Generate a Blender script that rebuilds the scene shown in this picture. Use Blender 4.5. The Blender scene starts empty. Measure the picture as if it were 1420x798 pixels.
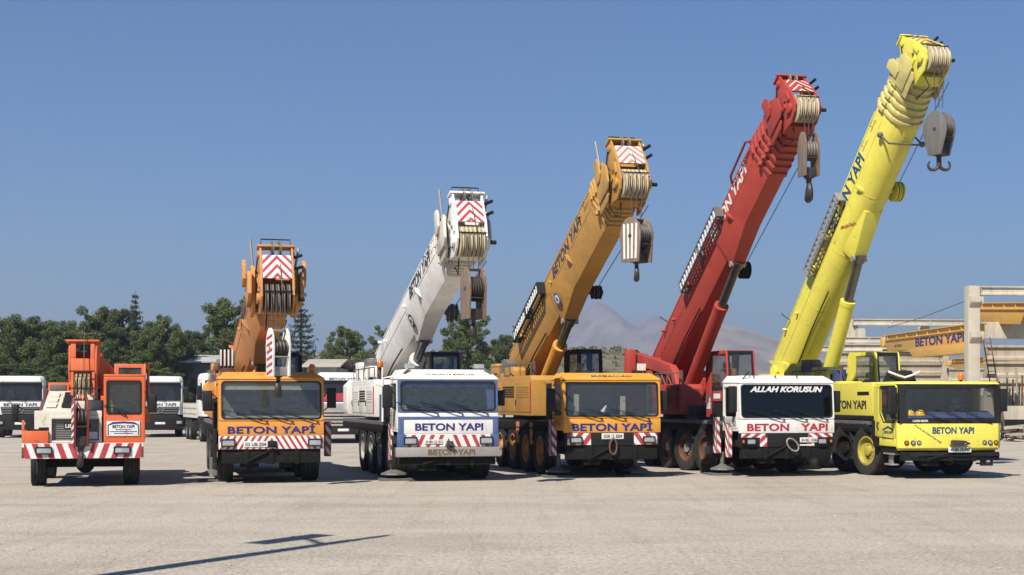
import bpy, bmesh, math, random
from mathutils import Vector, Matrix
R = math.radians
random.seed(7)
scene = bpy.context.scene
C = scene.collection

# ------------------------------------------------------------------ camera
cam_d = bpy.data.cameras.new('camera')
cam = bpy.data.objects.new('camera', cam_d); C.objects.link(cam)
cam.location = (0, 0, 2.05); cam.rotation_euler = (R(90), 0, 0)
cam_d.sensor_width = 36; cam_d.lens = 36 * 2000 / 1420
cam_d.shift_y = 156 / 1420
cam_d.clip_start = 0.1; cam_d.clip_end = 30000
scene.camera = cam

# ------------------------------------------------------------------ sky and sun (behind the camera, to the left)
SUN_AZ, SUN_EL = R(29), R(47)          # light travels towards +Y, turned 29 degrees to +X
world = bpy.data.worlds.new('World'); scene.world = world; world.use_nodes = True
wn, wl = world.node_tree.nodes, world.node_tree.links
bg = wn['Background']
sky = wn.new('ShaderNodeTexSky'); sky.sky_type = 'NISHITA'; sky.sun_disc = False
sky.sun_elevation = SUN_EL; sky.sun_rotation = R(180) + SUN_AZ
sky.air_density = 1.0; sky.dust_density = 0.2; sky.ozone_density = 6.0; sky.altitude = 0
tint = wn.new('ShaderNodeMix'); tint.data_type = 'RGBA'; tint.blend_type = 'MULTIPLY'; tint.inputs[0].default_value = 1.0; tint.inputs[7].default_value = (0.53, 0.85, 1.12, 1)
wl.new(sky.outputs[0], tint.inputs[6]); wl.new(tint.outputs[2], bg.inputs[0]); bg.inputs[1].default_value = 0.06
sun_d = bpy.data.lights.new('sun', 'SUN'); sun_d.energy = 5.0; sun_d.angle = R(0.5); sun_d.color = (1.0, 0.93, 0.82)
sun = bpy.data.objects.new('sun', sun_d); C.objects.link(sun)
sdir = Vector((math.sin(SUN_AZ) * math.cos(SUN_EL), math.cos(SUN_AZ) * math.cos(SUN_EL), -math.sin(SUN_EL)))
sun.rotation_euler = sdir.to_track_quat('-Z', 'Y').to_euler()
vs = scene.view_settings
vs.view_transform = 'Standard'; vs.look = 'None'; vs.exposure = 0.5; vs.gamma = 1.0; vs.use_curve_mapping = False
cy = scene.cycles
cy.max_bounces = 6; cy.diffuse_bounces = 2; cy.glossy_bounces = 3; cy.transmission_bounces = 4
cy.transparent_max_bounces = 8; cy.volume_bounces = 0; cy.caustics_reflective = False; cy.caustics_refractive = False
cy.use_denoising = True

# ------------------------------------------------------------------ materials
def srgb(r, g, b):
    f = lambda c: c / 12.92 if c <= 0.04045 else ((c + 0.055) / 1.055) ** 2.4
    return (f(r / 255), f(g / 255), f(b / 255))
MATS = {}
def nt(name):
    m = bpy.data.materials.new(name); m.use_nodes = True
    return m, m.node_tree.nodes, m.node_tree.links, m.node_tree.nodes['Principled BSDF']
def noise(n, l, scale, detail=4, rough=0.6, vec=None):
    t = n.new('ShaderNodeTexNoise'); t.inputs['Scale'].default_value = scale
    t.inputs['Detail'].default_value = detail; t.inputs['Roughness'].default_value = rough
    if vec is not None: l.new(vec, t.inputs['Vector'])
    return t
def ramp(n, l, src, stops):
    r = n.new('ShaderNodeValToRGB'); e = r.color_ramp.elements
    while len(e) < len(stops): e.new(0.5)
    for i, (p, c) in enumerate(stops):
        e[i].position = p; e[i].color = (*c, 1) if len(c) == 3 else c
    l.new(src, r.inputs[0]); return r
def mixc(n, l, fac, a, b, mode='MIX'):
    m = n.new('ShaderNodeMix'); m.data_type = 'RGBA'; m.blend_type = mode
    for s, v in ((0, fac), (6, a), (7, b)):
        if hasattr(v, 'links'): l.new(v, m.inputs[s])
        elif s == 0: m.inputs[0].default_value = v
        else: m.inputs[s].default_value = (*v, 1)
    return m.outputs[2]
def objvec(n, l, scale=(1, 1, 1)):
    t = n.new('ShaderNodeTexCoord'); m = n.new('ShaderNodeMapping'); m.inputs['Scale'].default_value = scale
    l.new(t.outputs['Object'], m.inputs['Vector']); return m.outputs[0]
def paint(name, col, rough=0.42, dirt=0.35, dust=(0.36, 0.31, 0.25), metal=0.0, fade=0.25, spec=0.5):
    """worn vehicle paint: faded patches, dust specks, vertical streaks"""
    if name in MATS: return MATS[name]
    m, n, l, b = nt(name)
    v = objvec(n, l); vs_ = objvec(n, l, (9, 9, 0.7))
    big = noise(n, l, 1.7, 5, 0.65, v); fine = noise(n, l, 26, 4, 0.7, v); stk = noise(n, l, 1.3, 4, 0.7, vs_)
    f1 = ramp(n, l, big.outputs[0], [(0.35, (0, 0, 0)), (0.75, (fade, fade, fade))])
    pale = tuple(min(1, c * 0.8 + 0.10) for c in col)
    c1 = mixc(n, l, f1.outputs[0], col, pale)
    f2 = ramp(n, l, stk.outputs[0], [(0.52, (0, 0, 0)), (0.85, (dirt, dirt, dirt))])
    c2 = mixc(n, l, f2.outputs[0], c1, dust)
    f3 = ramp(n, l, fine.outputs[0], [(0.60, (0, 0, 0)), (0.74, (dirt * 0.8, dirt * 0.8, dirt * 0.8))])
    c3 = mixc(n, l, f3.outputs[0], c2, tuple(c * 0.5 for c in dust))
    wear = noise(n, l, 4.3, 9, 0.72, v); w2 = min(0.75, dirt * 1.3)
    f4 = ramp(n, l, wear.outputs[0], [(0.595, (0, 0, 0)), (0.64, (w2, w2, w2))])
    c3 = mixc(n, l, f4.outputs[0], c3, tuple(0.55 * c * 0.35 + 0.45 * d for c, d in zip(col, (0.13, 0.075, 0.04))))
    grime = noise(n, l, 0.75, 6, 0.7, v); g2 = dirt * 0.9
    f5 = ramp(n, l, grime.outputs[0], [(0.47, (0, 0, 0)), (0.72, (g2, g2, g2))])
    c3 = mixc(n, l, f5.outputs[0], c3, tuple(0.6 * c * 0.55 + 0.4 * d * 0.5 for c, d in zip(col, dust)))
    l.new(c3, b.inputs['Base Color'])
    rr = n.new('ShaderNodeMapRange'); l.new(big.outputs[0], rr.inputs[0])
    rr.inputs[3].default_value = rough - 0.08; rr.inputs[4].default_value = rough + 0.22
    l.new(rr.outputs[0], b.inputs['Roughness']); b.inputs['Metallic'].default_value = metal; b.inputs['Specular IOR Level'].default_value = spec
    bp = n.new('ShaderNodeBump'); bp.inputs['Strength'].default_value = 0.12; bp.inputs['Distance'].default_value = 0.01
    l.new(big.outputs[0], bp.inputs['Height']); l.new(bp.outputs[0], b.inputs['Normal'])
    MATS[name] = m; return m
def plain(name, col, rough=0.5, metal=0.0, emit=None):
    if name in MATS: return MATS[name]
    m, n, l, b = nt(name)
    nz = noise(n, l, 7, 4, 0.65, objvec(n, l))
    f = ramp(n, l, nz.outputs[0], [(0.3, tuple(c * 0.78 for c in col)), (0.72, tuple(min(1, c * 1.12) for c in col))])
    l.new(f.outputs[0], b.inputs['Base Color'])
    b.inputs['Roughness'].default_value = rough; b.inputs['Metallic'].default_value = metal
    MATS[name] = m; return m
def glass(name, tint, dusty=0.11, rough=0.02):
    if name in MATS: return MATS[name]
    m, n, l, b = nt(name); n.remove(b); out = n['Material Output']
    tr = n.new('ShaderNodeBsdfTransparent'); tr.inputs[0].default_value = (*tint, 1)
    gl = n.new('ShaderNodeBsdfGlossy'); gl.inputs['Roughness'].default_value = rough
    lw = n.new('ShaderNodeLayerWeight'); pw = n.new('ShaderNodeMath'); pw.operation = 'POWER'; l.new(lw.outputs['Facing'], pw.inputs[0]); pw.inputs[1].default_value = 4.0
    fr = n.new('ShaderNodeMath'); fr.operation = 'MULTIPLY_ADD'; l.new(pw.outputs[0], fr.inputs[0]); fr.inputs[1].default_value = 0.85; fr.inputs[2].default_value = 0.05
    mx = n.new('ShaderNodeMixShader'); l.new(fr.outputs[0], mx.inputs[0]); l.new(tr.outputs[0], mx.inputs[1]); l.new(gl.outputs[0], mx.inputs[2])
    # thin film of dust on the pane
    df = n.new('ShaderNodeBsdfDiffuse'); df.inputs[0].default_value = (0.4, 0.37, 0.32, 1)
    nz = noise(n, l, 14, 5, 0.7, objvec(n, l)); rp = ramp(n, l, nz.outputs[0], [(0.35, (dusty * 0.25,) * 3), (0.75, (dusty * 0.6,) * 3)])
    m2 = n.new('ShaderNodeMixShader'); l.new(rp.outputs[0], m2.inputs[0]); l.new(mx.outputs[0], m2.inputs[1]); l.new(df.outputs[0], m2.inputs[2])
    l.new(m2.outputs[0], out.inputs[0]); MATS[name] = m; return m
def wood_concrete(name, col, stain=0.4, scale=0.8):
    if name in MATS: return MATS[name]
    m, n, l, b = nt(name); v = objvec(n, l); vv = objvec(n, l, (1.6, 1.6, 0.16))
    a = noise(n, l, scale, 6, 0.65, v); s = noise(n, l, 1.6, 5, 0.7, vv); fi = noise(n, l, 18, 3, 0.7, v)
    c = ramp(n, l, a.outputs[0], [(0.3, tuple(x * 0.8 for x in col)), (0.7, tuple(min(1, x * 1.12) for x in col))])
    st = ramp(n, l, s.outputs[0], [(0.5, (0, 0, 0)), (0.8, (stain, stain, stain))])
    c2 = mixc(n, l, st.outputs[0], c.outputs[0], (0.10, 0.085, 0.07))
    c3 = mixc(n, l, 0.15, c2, fi.outputs[0], 'OVERLAY')
    l.new(c3, b.inputs['Base Color']); b.inputs['Roughness'].default_value = 0.9
    bp = n.new('ShaderNodeBump'); bp.inputs['Strength'].default_value = 0.3; bp.inputs['Distance'].default_value = 0.03
    l.new(fi.outputs[0], bp.inputs['Height']); l.new(bp.outputs[0], b.inputs['Normal'])
    MATS[name] = m; return m

M_white = paint('white_paint', (0.72, 0.705, 0.66), 0.55, 0.42)
M_whiteprint = paint('white_print', (0.72, 0.71, 0.67), 0.6, 0.4)
M_redprint = paint('red_print', (0.40, 0.026, 0.036), 0.6, 0.4, fade=0.15)
M_orange = paint('orange_paint', (0.63, 0.108, 0.02), 0.55, 0.42)
M_amber = paint('amber_paint', (0.66, 0.26, 0.025), 0.55, 0.42)
M_amberboom = paint('amber_boom_paint', (0.50, 0.205, 0.045), 0.5, 0.5)
M_ochre = paint('ochre_paint', (0.66, 0.285, 0.018), 0.55, 0.40)
M_ochreboom = paint('ochre_boom_paint', (0.45, 0.225, 0.032), 0.5, 0.5)
M_red = paint('red_crane_paint', (0.39, 0.040, 0.024), 0.58, 0.40, dust=(0.15, 0.07, 0.05), fade=0.12)
M_yellow = paint('yellow_paint', (0.72, 0.64, 0.08), 0.5, 0.28, fade=0.2)
M_blue = paint('blue_paint', (0.055, 0.10, 0.24), 0.42, 0.25)
M_black = paint('black_paint', (0.012, 0.012, 0.013), 0.55, 0.2, dust=(0.05, 0.045, 0.04), fade=0.04, spec=0.25)
M_grey = paint('grey_steel', (0.10, 0.10, 0.10), 0.55, 0.5)
M_chassis = paint('chassis_paint', (0.011, 0.0105, 0.010), 0.8, 0.3, dust=(0.04, 0.035, 0.03), fade=0.03, spec=0.15)
M_steel = paint('bare_steel', (0.36, 0.34, 0.31), 0.5, 0.55, metal=0.4)
M_rod = plain('chrome_rod', (0.16, 0.155, 0.15), 0.28, 0.8)
M_rubber = paint('rubber', (0.022, 0.0215, 0.021), 0.75, 0.8, dust=(0.16, 0.14, 0.115), fade=0.06, spec=0.2)
M_rope = plain('wire_rope', (0.10, 0.09, 0.075), 0.6, 0.4)
M_sheave = plain('sheave_nylon', (0.50, 0.42, 0.28), 0.5)
M_sheavedark = plain('sheave_dark', (0.16, 0.14, 0.11), 0.5)
M_yellowcollar = paint('worn_yellow_collar', (0.62, 0.53, 0.17), 0.55, 0.8)
M_ochrecollar = paint('worn_ochre_collar', (0.50, 0.27, 0.05), 0.55, 0.85)
M_redcollar = paint('worn_red_collar', (0.34, 0.038, 0.025), 0.55, 0.5, dust=(0.15, 0.07, 0.05), fade=0.12)
M_whitecollar = paint('worn_white_collar', (0.62, 0.58, 0.50), 0.55, 0.9)
M_ambercollar = paint('worn_amber_collar', (0.52, 0.24, 0.06), 0.55, 0.9)
M_greyrim = paint('grey_rim', (0.34, 0.32, 0.29), 0.6, 0.8)
M_pink = paint('faded_red_print', (0.50, 0.16, 0.13), 0.6, 0.5)
M_scuffed = paint('scuffed_brown_plate', (0.17, 0.105, 0.065), 0.6, 0.9, dust=(0.5, 0.46, 0.4))
M_hubyellow = paint('dusty_yellow_hub', (0.42, 0.35, 0.05), 0.6, 0.7, dust=(0.15, 0.13, 0.1))
M_rust = plain('rusty_steel', (0.115, 0.05, 0.026), 0.75)
M_hook = plain('hook_steel', (0.055, 0.045, 0.04), 0.55, 0.3)
M_darkred = paint('dark_red_paint', (0.19, 0.012, 0.014), 0.5, 0.35)
M_int = plain('cab_interior', (0.20, 0.19, 0.17), 0.8)
M_seat = plain('seat_cloth', (0.24, 0.235, 0.25), 0.9)
M_dash = plain('dash_plastic', (0.20, 0.19, 0.17), 0.7)
M_glass = glass('windscreen_glass', (0.88, 0.90, 0.90))
M_tint = glass('tinted_glass', (0.04, 0.045, 0.05), 0.025)
M_lens = plain('lamp_lens', (0.55, 0.55, 0.53), 0.12, 0.55)
M_amberlens = plain('amber_lens', (0.62, 0.15, 0.015), 0.25)
M_navy = plain('navy_print', (0.022, 0.022, 0.16), 0.5)
M_tealblue = plain('teal_blue_print', (0.012, 0.065, 0.17), 0.5)
M_darkprint = plain('dark_print', (0.03, 0.032, 0.045), 0.5)
M_redtext = plain('red_lettering', (0.42, 0.02, 0.05), 0.5)
M_rusttext = plain('rusty_lettering', (0.16, 0.095, 0.035), 0.7)
M_curtain = plain('blue_curtain', (0.10, 0.18, 0.42), 0.9)
M_cloth = plain('beige_cloth', (0.42, 0.39, 0.28), 0.9)
M_bluecloth = plain('blue_cloth', (0.035, 0.05, 0.14), 0.9)
M_bark = wood_concrete('bark', (0.10, 0.075, 0.055), 0.4, 3)

# ------------------------------------------------------------------ mesh helpers
def rrect(x0, x1, z0, z1, r, n=4):
    pts = []
    for cx, cz, a0 in ((x1 - r, z1 - r, 0), (x0 + r, z1 - r, 90), (x0 + r, z0 + r, 180), (x1 - r, z0 + r, 270)):
        for i in range(n + 1):
            a = R(a0 + 90 * i / n); pts.append((cx + r * math.cos(a), cz + r * math.sin(a)))
    return pts
def P3(ax, p, a):
    return (a, p[0], p[1]) if ax == 'x' else (p[0], a, p[1]) if ax == 'y' else (p[0], p[1], a)
class MB:
    def __init__(s): s.v = []; s.f = []; s.mi = []; s.cur = 0
    def slot(s, i): s.cur = i; return s
    def add(s, vs, fs):
        o = len(s.v); s.v += [tuple(v) for v in vs]
        for f in fs: s.f.append(tuple(i + o for i in f)); s.mi.append(s.cur)
        return s
    def box(s, x0, x1, y0, y1, z0, z1):
        v = [(x, y, z) for z in (z0, z1) for y in (y0, y1) for x in (x0, x1)]
        return s.add(v, [(0, 2, 3, 1), (4, 5, 7, 6), (0, 1, 5, 4), (2, 6, 7, 3), (0, 4, 6, 2), (1, 3, 7, 5)])
    def cbox(s, c, d):
        return s.box(c[0] - d[0] / 2, c[0] + d[0] / 2, c[1] - d[1] / 2, c[1] + d[1] / 2, c[2] - d[2] / 2, c[2] + d[2] / 2)
    def prism(s, pts, ax, a, b):
        n = len(pts); v = [P3(ax, p, a) for p in pts] + [P3(ax, p, b) for p in pts]
        return s.add(v, [tuple(range(n))[::-1], tuple(range(n, 2 * n))] + [(i, (i + 1) % n, n + (i + 1) % n, n + i) for i in range(n)])
    def loft(s, loops, cap=True):
        n = len(loops[0]); v = [p for lp in loops for p in lp]; fs = []
        for k in range(len(loops) - 1):
            for i in range(n):
                j = (i + 1) % n; fs.append((k * n + i, k * n + j, (k + 1) * n + j, (k + 1) * n + i))
        if cap: fs += [tuple(range(n))[::-1], tuple(range((len(loops) - 1) * n, len(loops) * n))]
        return s.add(v, fs)
    def ring(s, outer, inner, ax, a, b):
        n = len(outer); v = []
        for lp, d in ((outer, a), (inner, a), (outer, b), (inner, b)): v += [P3(ax, p, d) for p in lp]
        fs = []
        for i in range(n):
            j = (i + 1) % n
            fs += [(i, j, n + j, n + i), (2 * n + i, 3 * n + i, 3 * n + j, 2 * n + j), (i, 2 * n + i, 2 * n + j, j), (n + i, n + j, 3 * n + j, 3 * n + i)]
        return s.add(v, fs)
    def cyl(s, p, q, r, r2=None, n=12, cap=True):
        p, q = Vector(p), Vector(q); r2 = r if r2 is None else r2
        d = (q - p).normalized(); u = d.orthogonal().normalized(); w = d.cross(u)
        lp = [[c + (u * math.cos(2 * math.pi * i / n) + w * math.sin(2 * math.pi * i / n)) * rr for i in range(n)] for c, rr in ((p, r), (q, r2))]
        return s.loft(lp, cap)
    def tube(s, pts, r, n=6):
        pts = [Vector(p) for p in pts]; loops = []; u = None
        for i, p in enumerate(pts):
            d = (pts[min(i + 1, len(pts) - 1)] - pts[max(i - 1, 0)]).normalized()
            if u is None: u = d.orthogonal().normalized()
            u = (u - d * u.dot(d)).normalized(); w = d.cross(u)
            rr = r[i] if isinstance(r, (list, tuple)) else r
            loops.append([p + (u * math.cos(2 * math.pi * k / n) + w * math.sin(2 * math.pi * k / n)) * rr for k in range(n)])
        return s.loft(loops)
    def lathe(s, prof, o, axis, n=24, cap=True):
        """prof: list of (radius, height along axis); closed ends get caps"""
        o = Vector(o); d = Vector(axis).normalized(); u = d.orthogonal().normalized(); w = d.cross(u)
        return s.loft([[o + d * h + (u * math.cos(2 * math.pi * i / n) + w * math.sin(2 * math.pi * i / n)) * r for i in range(n)] for r, h in prof], cap)
    def sphere(s, c, r, n=10, m=6, sc=(1, 1, 1)):
        lo = []
        for k in range(m + 1):
            a = math.pi * (k + 0.02) / (m + 0.04) - math.pi / 2
            lo.append([(c[0] + r * sc[0] * math.cos(a) * math.cos(2 * math.pi * i / n), c[1] + r * sc[1] * math.cos(a) * math.sin(2 * math.pi * i / n), c[2] + r * sc[2] * math.sin(a)) for i in range(n)])
        return s.loft(lo)
    def poly(s, pts): return s.add(pts, [tuple(range(len(pts)))])
    def xf(s, f): s.v = [tuple(f(Vector(v))) for v in s.v]; return s
    def mesh(s, name, mat, bev=0.0, smooth=38, recalc=True):
        me = bpy.data.meshes.new(name); me.from_pydata(s.v, [], s.f); 
        for m in (mat if isinstance(mat, (list, tuple)) else [mat]): me.materials.append(m)
        me.polygons.foreach_set('material_index', s.mi); 
        if recalc or bev:
            bm = bmesh.new(); bm.from_mesh(me)
            if recalc: bmesh.ops.recalc_face_normals(bm, faces=bm.faces)
            if bev:
                es = [e for e in bm.edges if len(e.link_faces) == 2 and e.calc_face_angle(0) > R(32)]
                bmesh.ops.bevel(bm, geom=es, offset=bev, segments=2, affect='EDGES', profile=0.6, clamp_overlap=True)
            bm.to_mesh(me); bm.free()
        if smooth:
            me.polygons.foreach_set('use_smooth', [True] * len(me.polygons)); me.set_sharp_from_angle(angle=R(smooth))
        me.update(); return me
    def build(s, name, mat, parent=None, bev=0.0, smooth=38, recalc=True):
        o = bpy.data.objects.new(name, s.mesh(name, mat, bev, smooth, recalc)); C.objects.link(o); o.parent = parent
        return o
def tag(o, label=None, cat=None, group=None, kind=None):
    for k, v in (('label', label), ('category', cat), ('group', group), ('kind', kind or ('thing' if cat else None))):
        if v: o[k] = v
    return o
def empty(name, loc=(0, 0, 0), rz=0, label=None, cat=None, group=None):
    o = bpy.data.objects.new(name, None); C.objects.link(o); o.location = loc; o.rotation_euler = (0, 0, rz)
    return tag(o, label, cat, group)
def link_mesh(name, me, parent=None, loc=(0, 0, 0), rot=(0, 0, 0), sc=(1, 1, 1)):
    o = bpy.data.objects.new(name, me); C.objects.link(o); o.parent = parent; o.location = loc; o.rotation_euler = rot; o.scale = sc
    return o
def copy_tree(o, parent=None):
    c = o.copy(); C.objects.link(c); c.parent = parent
    for ch in o.children: copy_tree(ch, c)
    return c
FRONT = (Vector((1, 0, 0)), Vector((0, 0, 1)), Vector((0, -1, 0)))
LEFT = (Vector((0, -1, 0)), Vector((0, 0, 1)), Vector((-1, 0, 0)))
def text(s, c, w, h, mat, parent, frame=FRONT, bold=0.02, shear=0.0, name='lettering', depth=0.006, rot=0.0, space=1.0, wrap=None):
    """flat raised lettering fitted to a w x h box centred on c in the plane of frame"""
    cu = bpy.data.curves.new('t', 'FONT'); cu.body = s; cu.extrude = 0.01; cu.offset = bold; cu.resolution_u = 5; cu.shear = shear
    cu.space_character = space
    to = bpy.data.objects.new('t', cu); C.objects.link(to); bpy.context.view_layer.update()
    dg = bpy.context.evaluated_depsgraph_get(); me = bpy.data.meshes.new_from_object(to.evaluated_get(dg))
    bpy.data.objects.remove(to); bpy.data.curves.remove(cu)
    xs = [v.co.x for v in me.vertices]; ys = [v.co.y for v in me.vertices]
    x0, x1, y0, y1 = min(xs), max(xs), min(ys), max(ys); c = Vector(c); ca, sa = math.cos(rot), math.sin(rot)
    for v in me.vertices:
        a = ((v.co.x - x0) / (x1 - x0) - 0.5) * w; b = ((v.co.y - y0) / (y1 - y0) - 0.5) * h
        a, b = a * ca - b * sa, a * sa + b * ca
        v.co = c + frame[0] * a + frame[1] * b + frame[2] * (depth * (1 if v.co.z > 0 else 0))
        if wrap: v.co = wrap(v.co)
    me.materials.clear(); me.materials.append(mat); me.name = name
    o = bpy.data.objects.new(name, me); C.objects.link(o); o.parent = parent; return o
def clip_u(poly, lim, keep_less):
    out = []
    for i in range(len(poly)):
        a, b = poly[i], poly[(i + 1) % len(poly)]
        ia, ib = ((a[0] <= lim) if keep_less else (a[0] >= lim)), ((b[0] <= lim) if keep_less else (b[0] >= lim))
        if ia: out.append(a)
        if ia != ib:
            t = (lim - a[0]) / (b[0] - a[0]); out.append((lim, a[1] + t * (b[1] - a[1])))
    return out
def stripes(parent, o, w, h, period, slant, mats=None, frame=FRONT, duty=0.5, mirror=False, name='hazard_stripes', start=0.0, proud=0.004):
    """white panel with slanted red bars in a w x h rectangle whose lower left corner is o"""
    mb = MB(); o = Vector(o); q = lambda u, v, d: o + frame[0] * u + frame[1] * v + frame[2] * d
    mb.add([q(0, 0, 0), q(w, 0, 0), q(w, h, 0), q(0, h, 0), q(0, 0, proud), q(w, 0, proud), q(w, h, proud), q(0, h, proud)],
           [(4, 5, 6, 7), (0, 1, 5, 4), (1, 2, 6, 5), (2, 3, 7, 6), (3, 0, 4, 7)])
    mb.slot(1)
    ub = w / 2 if mirror else w
    for k in range(-int((abs(slant) * h + w) / period) - 2, int((abs(slant) * h + w) / period) + 3):
        u0 = start + k * period
        pl = [(u0, 0), (u0 + period * duty, 0), (u0 + period * duty + slant * h, h), (u0 + slant * h, h)]
        pl = clip_u(pl, 0, False)
        if len(pl) >= 3: pl = clip_u(pl, ub, True)
        if len(pl) < 3: continue
        mb.poly([q(u, v, proud + 0.003) for u, v in pl])
        if mirror: mb.poly([q(w - u, v, proud + 0.003) for u, v in pl])
    return mb.build(name, mats or [M_whiteprint, M_redprint], parent, smooth=0, recalc=False)

# ------------------------------------------------------------------ shared crane pieces
def tyre_mesh(r, w, blocks=True):
    mb = MB(); n = 40; h = w / 2
    prof = [(r * 0.60, -h * 0.86), (r * 0.72, -h * 0.98), (r * 0.88, -h), (r * 0.965, -h * 0.9)]
    g = 0.022
    for k in range(-2, 2):
        a = k * w * 0.21 + 0.0
        prof += [(r, a + 0.012 - (0.02 if k == -2 else 0)), (r, a + w * 0.21 - 0.012), (r - g, a + w * 0.21 - 0.008), (r - g, a + w * 0.21 + 0.008)] if k < 1 else [(r, a + 0.012), (r, a + w * 0.21)]
    prof += [(r * 0.965, h * 0.9), (r * 0.88, h), (r * 0.72, h * 0.98), (r * 0.60, h * 0.86), (r * 0.60, -h * 0.86)]
    mb.lathe(prof, (0, 0, 0), (1, 0, 0), n, False)
    if blocks:
        for i in range(34):
            a = 2 * math.pi * i / 34
            for sx in (-1, 1):
                a2 = a + (0.09 if sx > 0 else 0); ca, sa = math.cos(a2), math.sin(a2)
                x0, x1 = sx * h * 0.52, sx * h * 0.99; lo = []
                for x, rr in ((x0, r * 1.012), (x1, r * 0.955)):
                    sk = 0.03 * sx * (1 if x == x0 else -1)
                    lo.append([(x, ca * rt - sa * d, sa * rt + ca * d) for rt, d in ((rr, -0.038 + sk), (rr, 0.038 + sk), (rr - 0.05, 0.042 + sk), (rr - 0.05, -0.042 + sk))])
                mb.loft(lo)
    return mb.mesh('tyre', M_rubber, smooth=30)
def rim_mesh(r, w, mat, hub=None):
    mb = MB(); h = w / 2
    for s in (-1, 1):
        mb.lathe([(r * 0.61, s * h * 0.35), (r * 0.61, s * h * 0.88), (r * 0.56, s * h * 0.9), (r * 0.53, s * h * 0.45), (r * 0.36, s * h * 0.30), (r * 0.3, s * h * 0.36), (r * 0.2, s * h * 0.36)], (0, 0, 0), (1, 0, 0), 24)
        mb.slot(1); mb.lathe([(r * 0.22, s * h * 0.3), (r * 0.2, s * h * 0.72), (r * 0.12, s * h * 0.8), (0.01, s * h * 0.8)], (0, 0, 0), (1, 0, 0), 14)
        for i in range(10):
            a = 2 * math.pi * i / 10; c = (s * h * 0.34, math.cos(a) * r * 0.29, math.sin(a) * r * 0.29)
            mb.cyl(c, (c[0] + s * 0.03, c[1], c[2]), 0.022, n=6)
        mb.slot(0)
    return mb.mesh('rim', [mat, hub or mat])
TYRE = tyre_mesh(0.66, 0.40); TYRE_SMALL = tyre_mesh(0.53, 0.36, False); TYRE_TRUCK = tyre_mesh(0.53, 0.34, False)
def wheel(parent, x, y, tyre, rim, steer=0.0, r=0.66):
    w = link_mesh('wheel', rim, parent, (x, y, r), (0, 0, steer)); link_mesh('tyre', tyre, w); return w

def sheave_mesh(r, t, mats):
    mb = MB(); mb.lathe([(r * 0.25, -t * 0.5), (r * 0.96, -t * 0.5), (r, -t * 0.42), (r * 0.90, 0), (r, t * 0.42), (r * 0.96, t * 0.5), (r * 0.25, t * 0.5)], (0, 0, 0), (1, 0, 0), 26)
    return mb.mesh('sheave', mats)

def hook_shape(mb, z, s=1.0, double=False):
    """swivel shank and hook hanging from height z (plane of the hook is x-z)"""
    mb.cyl((0, 0, z), (0, 0, z - 0.14 * s), 0.055 * s, n=10)
    mb.lathe([(0.09 * s, 0), (0.1 * s, 0.03 * s), (0.1 * s, 0.09 * s), (0.07 * s, 0.12 * s)], (0, 0, z - 0.08 * s), (0, 0, 1), 12)
    if double:
        for sg in (-1, 1):
            pts = []; rad = []
            for i in range(10):
                a = R(90 - i * 27) ; pts.append((sg * (0.15 + 0.15 * math.cos(math.pi - R(i * 25))) * s, 0, z - (0.3 + 0.15 * math.sin(R(i * 25 - 10))) * s)); rad.append((0.062 - 0.004 * i) * s)
            mb.tube(pts, rad, 8)
        mb.tube([(0, 0, z - 0.1 * s), (0, 0, z - 0.36 * s)], 0.07 * s, 8)
    else:
        pts, rad = [], []
        for i in range(13):
            a = R(100 + i * 25); pts.append((0.145 * s * math.cos(a) + 0.03 * s, 0, z - 0.33 * s + 0.155 * s * math.sin(a))); rad.append((0.05, 0.055, 0.06, 0.066, 0.072, 0.078, 0.08, 0.078, 0.07, 0.06, 0.048, 0.036, 0.024)[i] * s)
        mb.tube([(0, 0, z - 0.1 * s)] + pts, [0.055 * s] + rad, 8)
        mb.tube([(0.02 * s, 0.03, z - 0.17 * s), (0.14 * s, 0.03, z - 0.34 * s)], 0.014 * s, 5)
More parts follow.
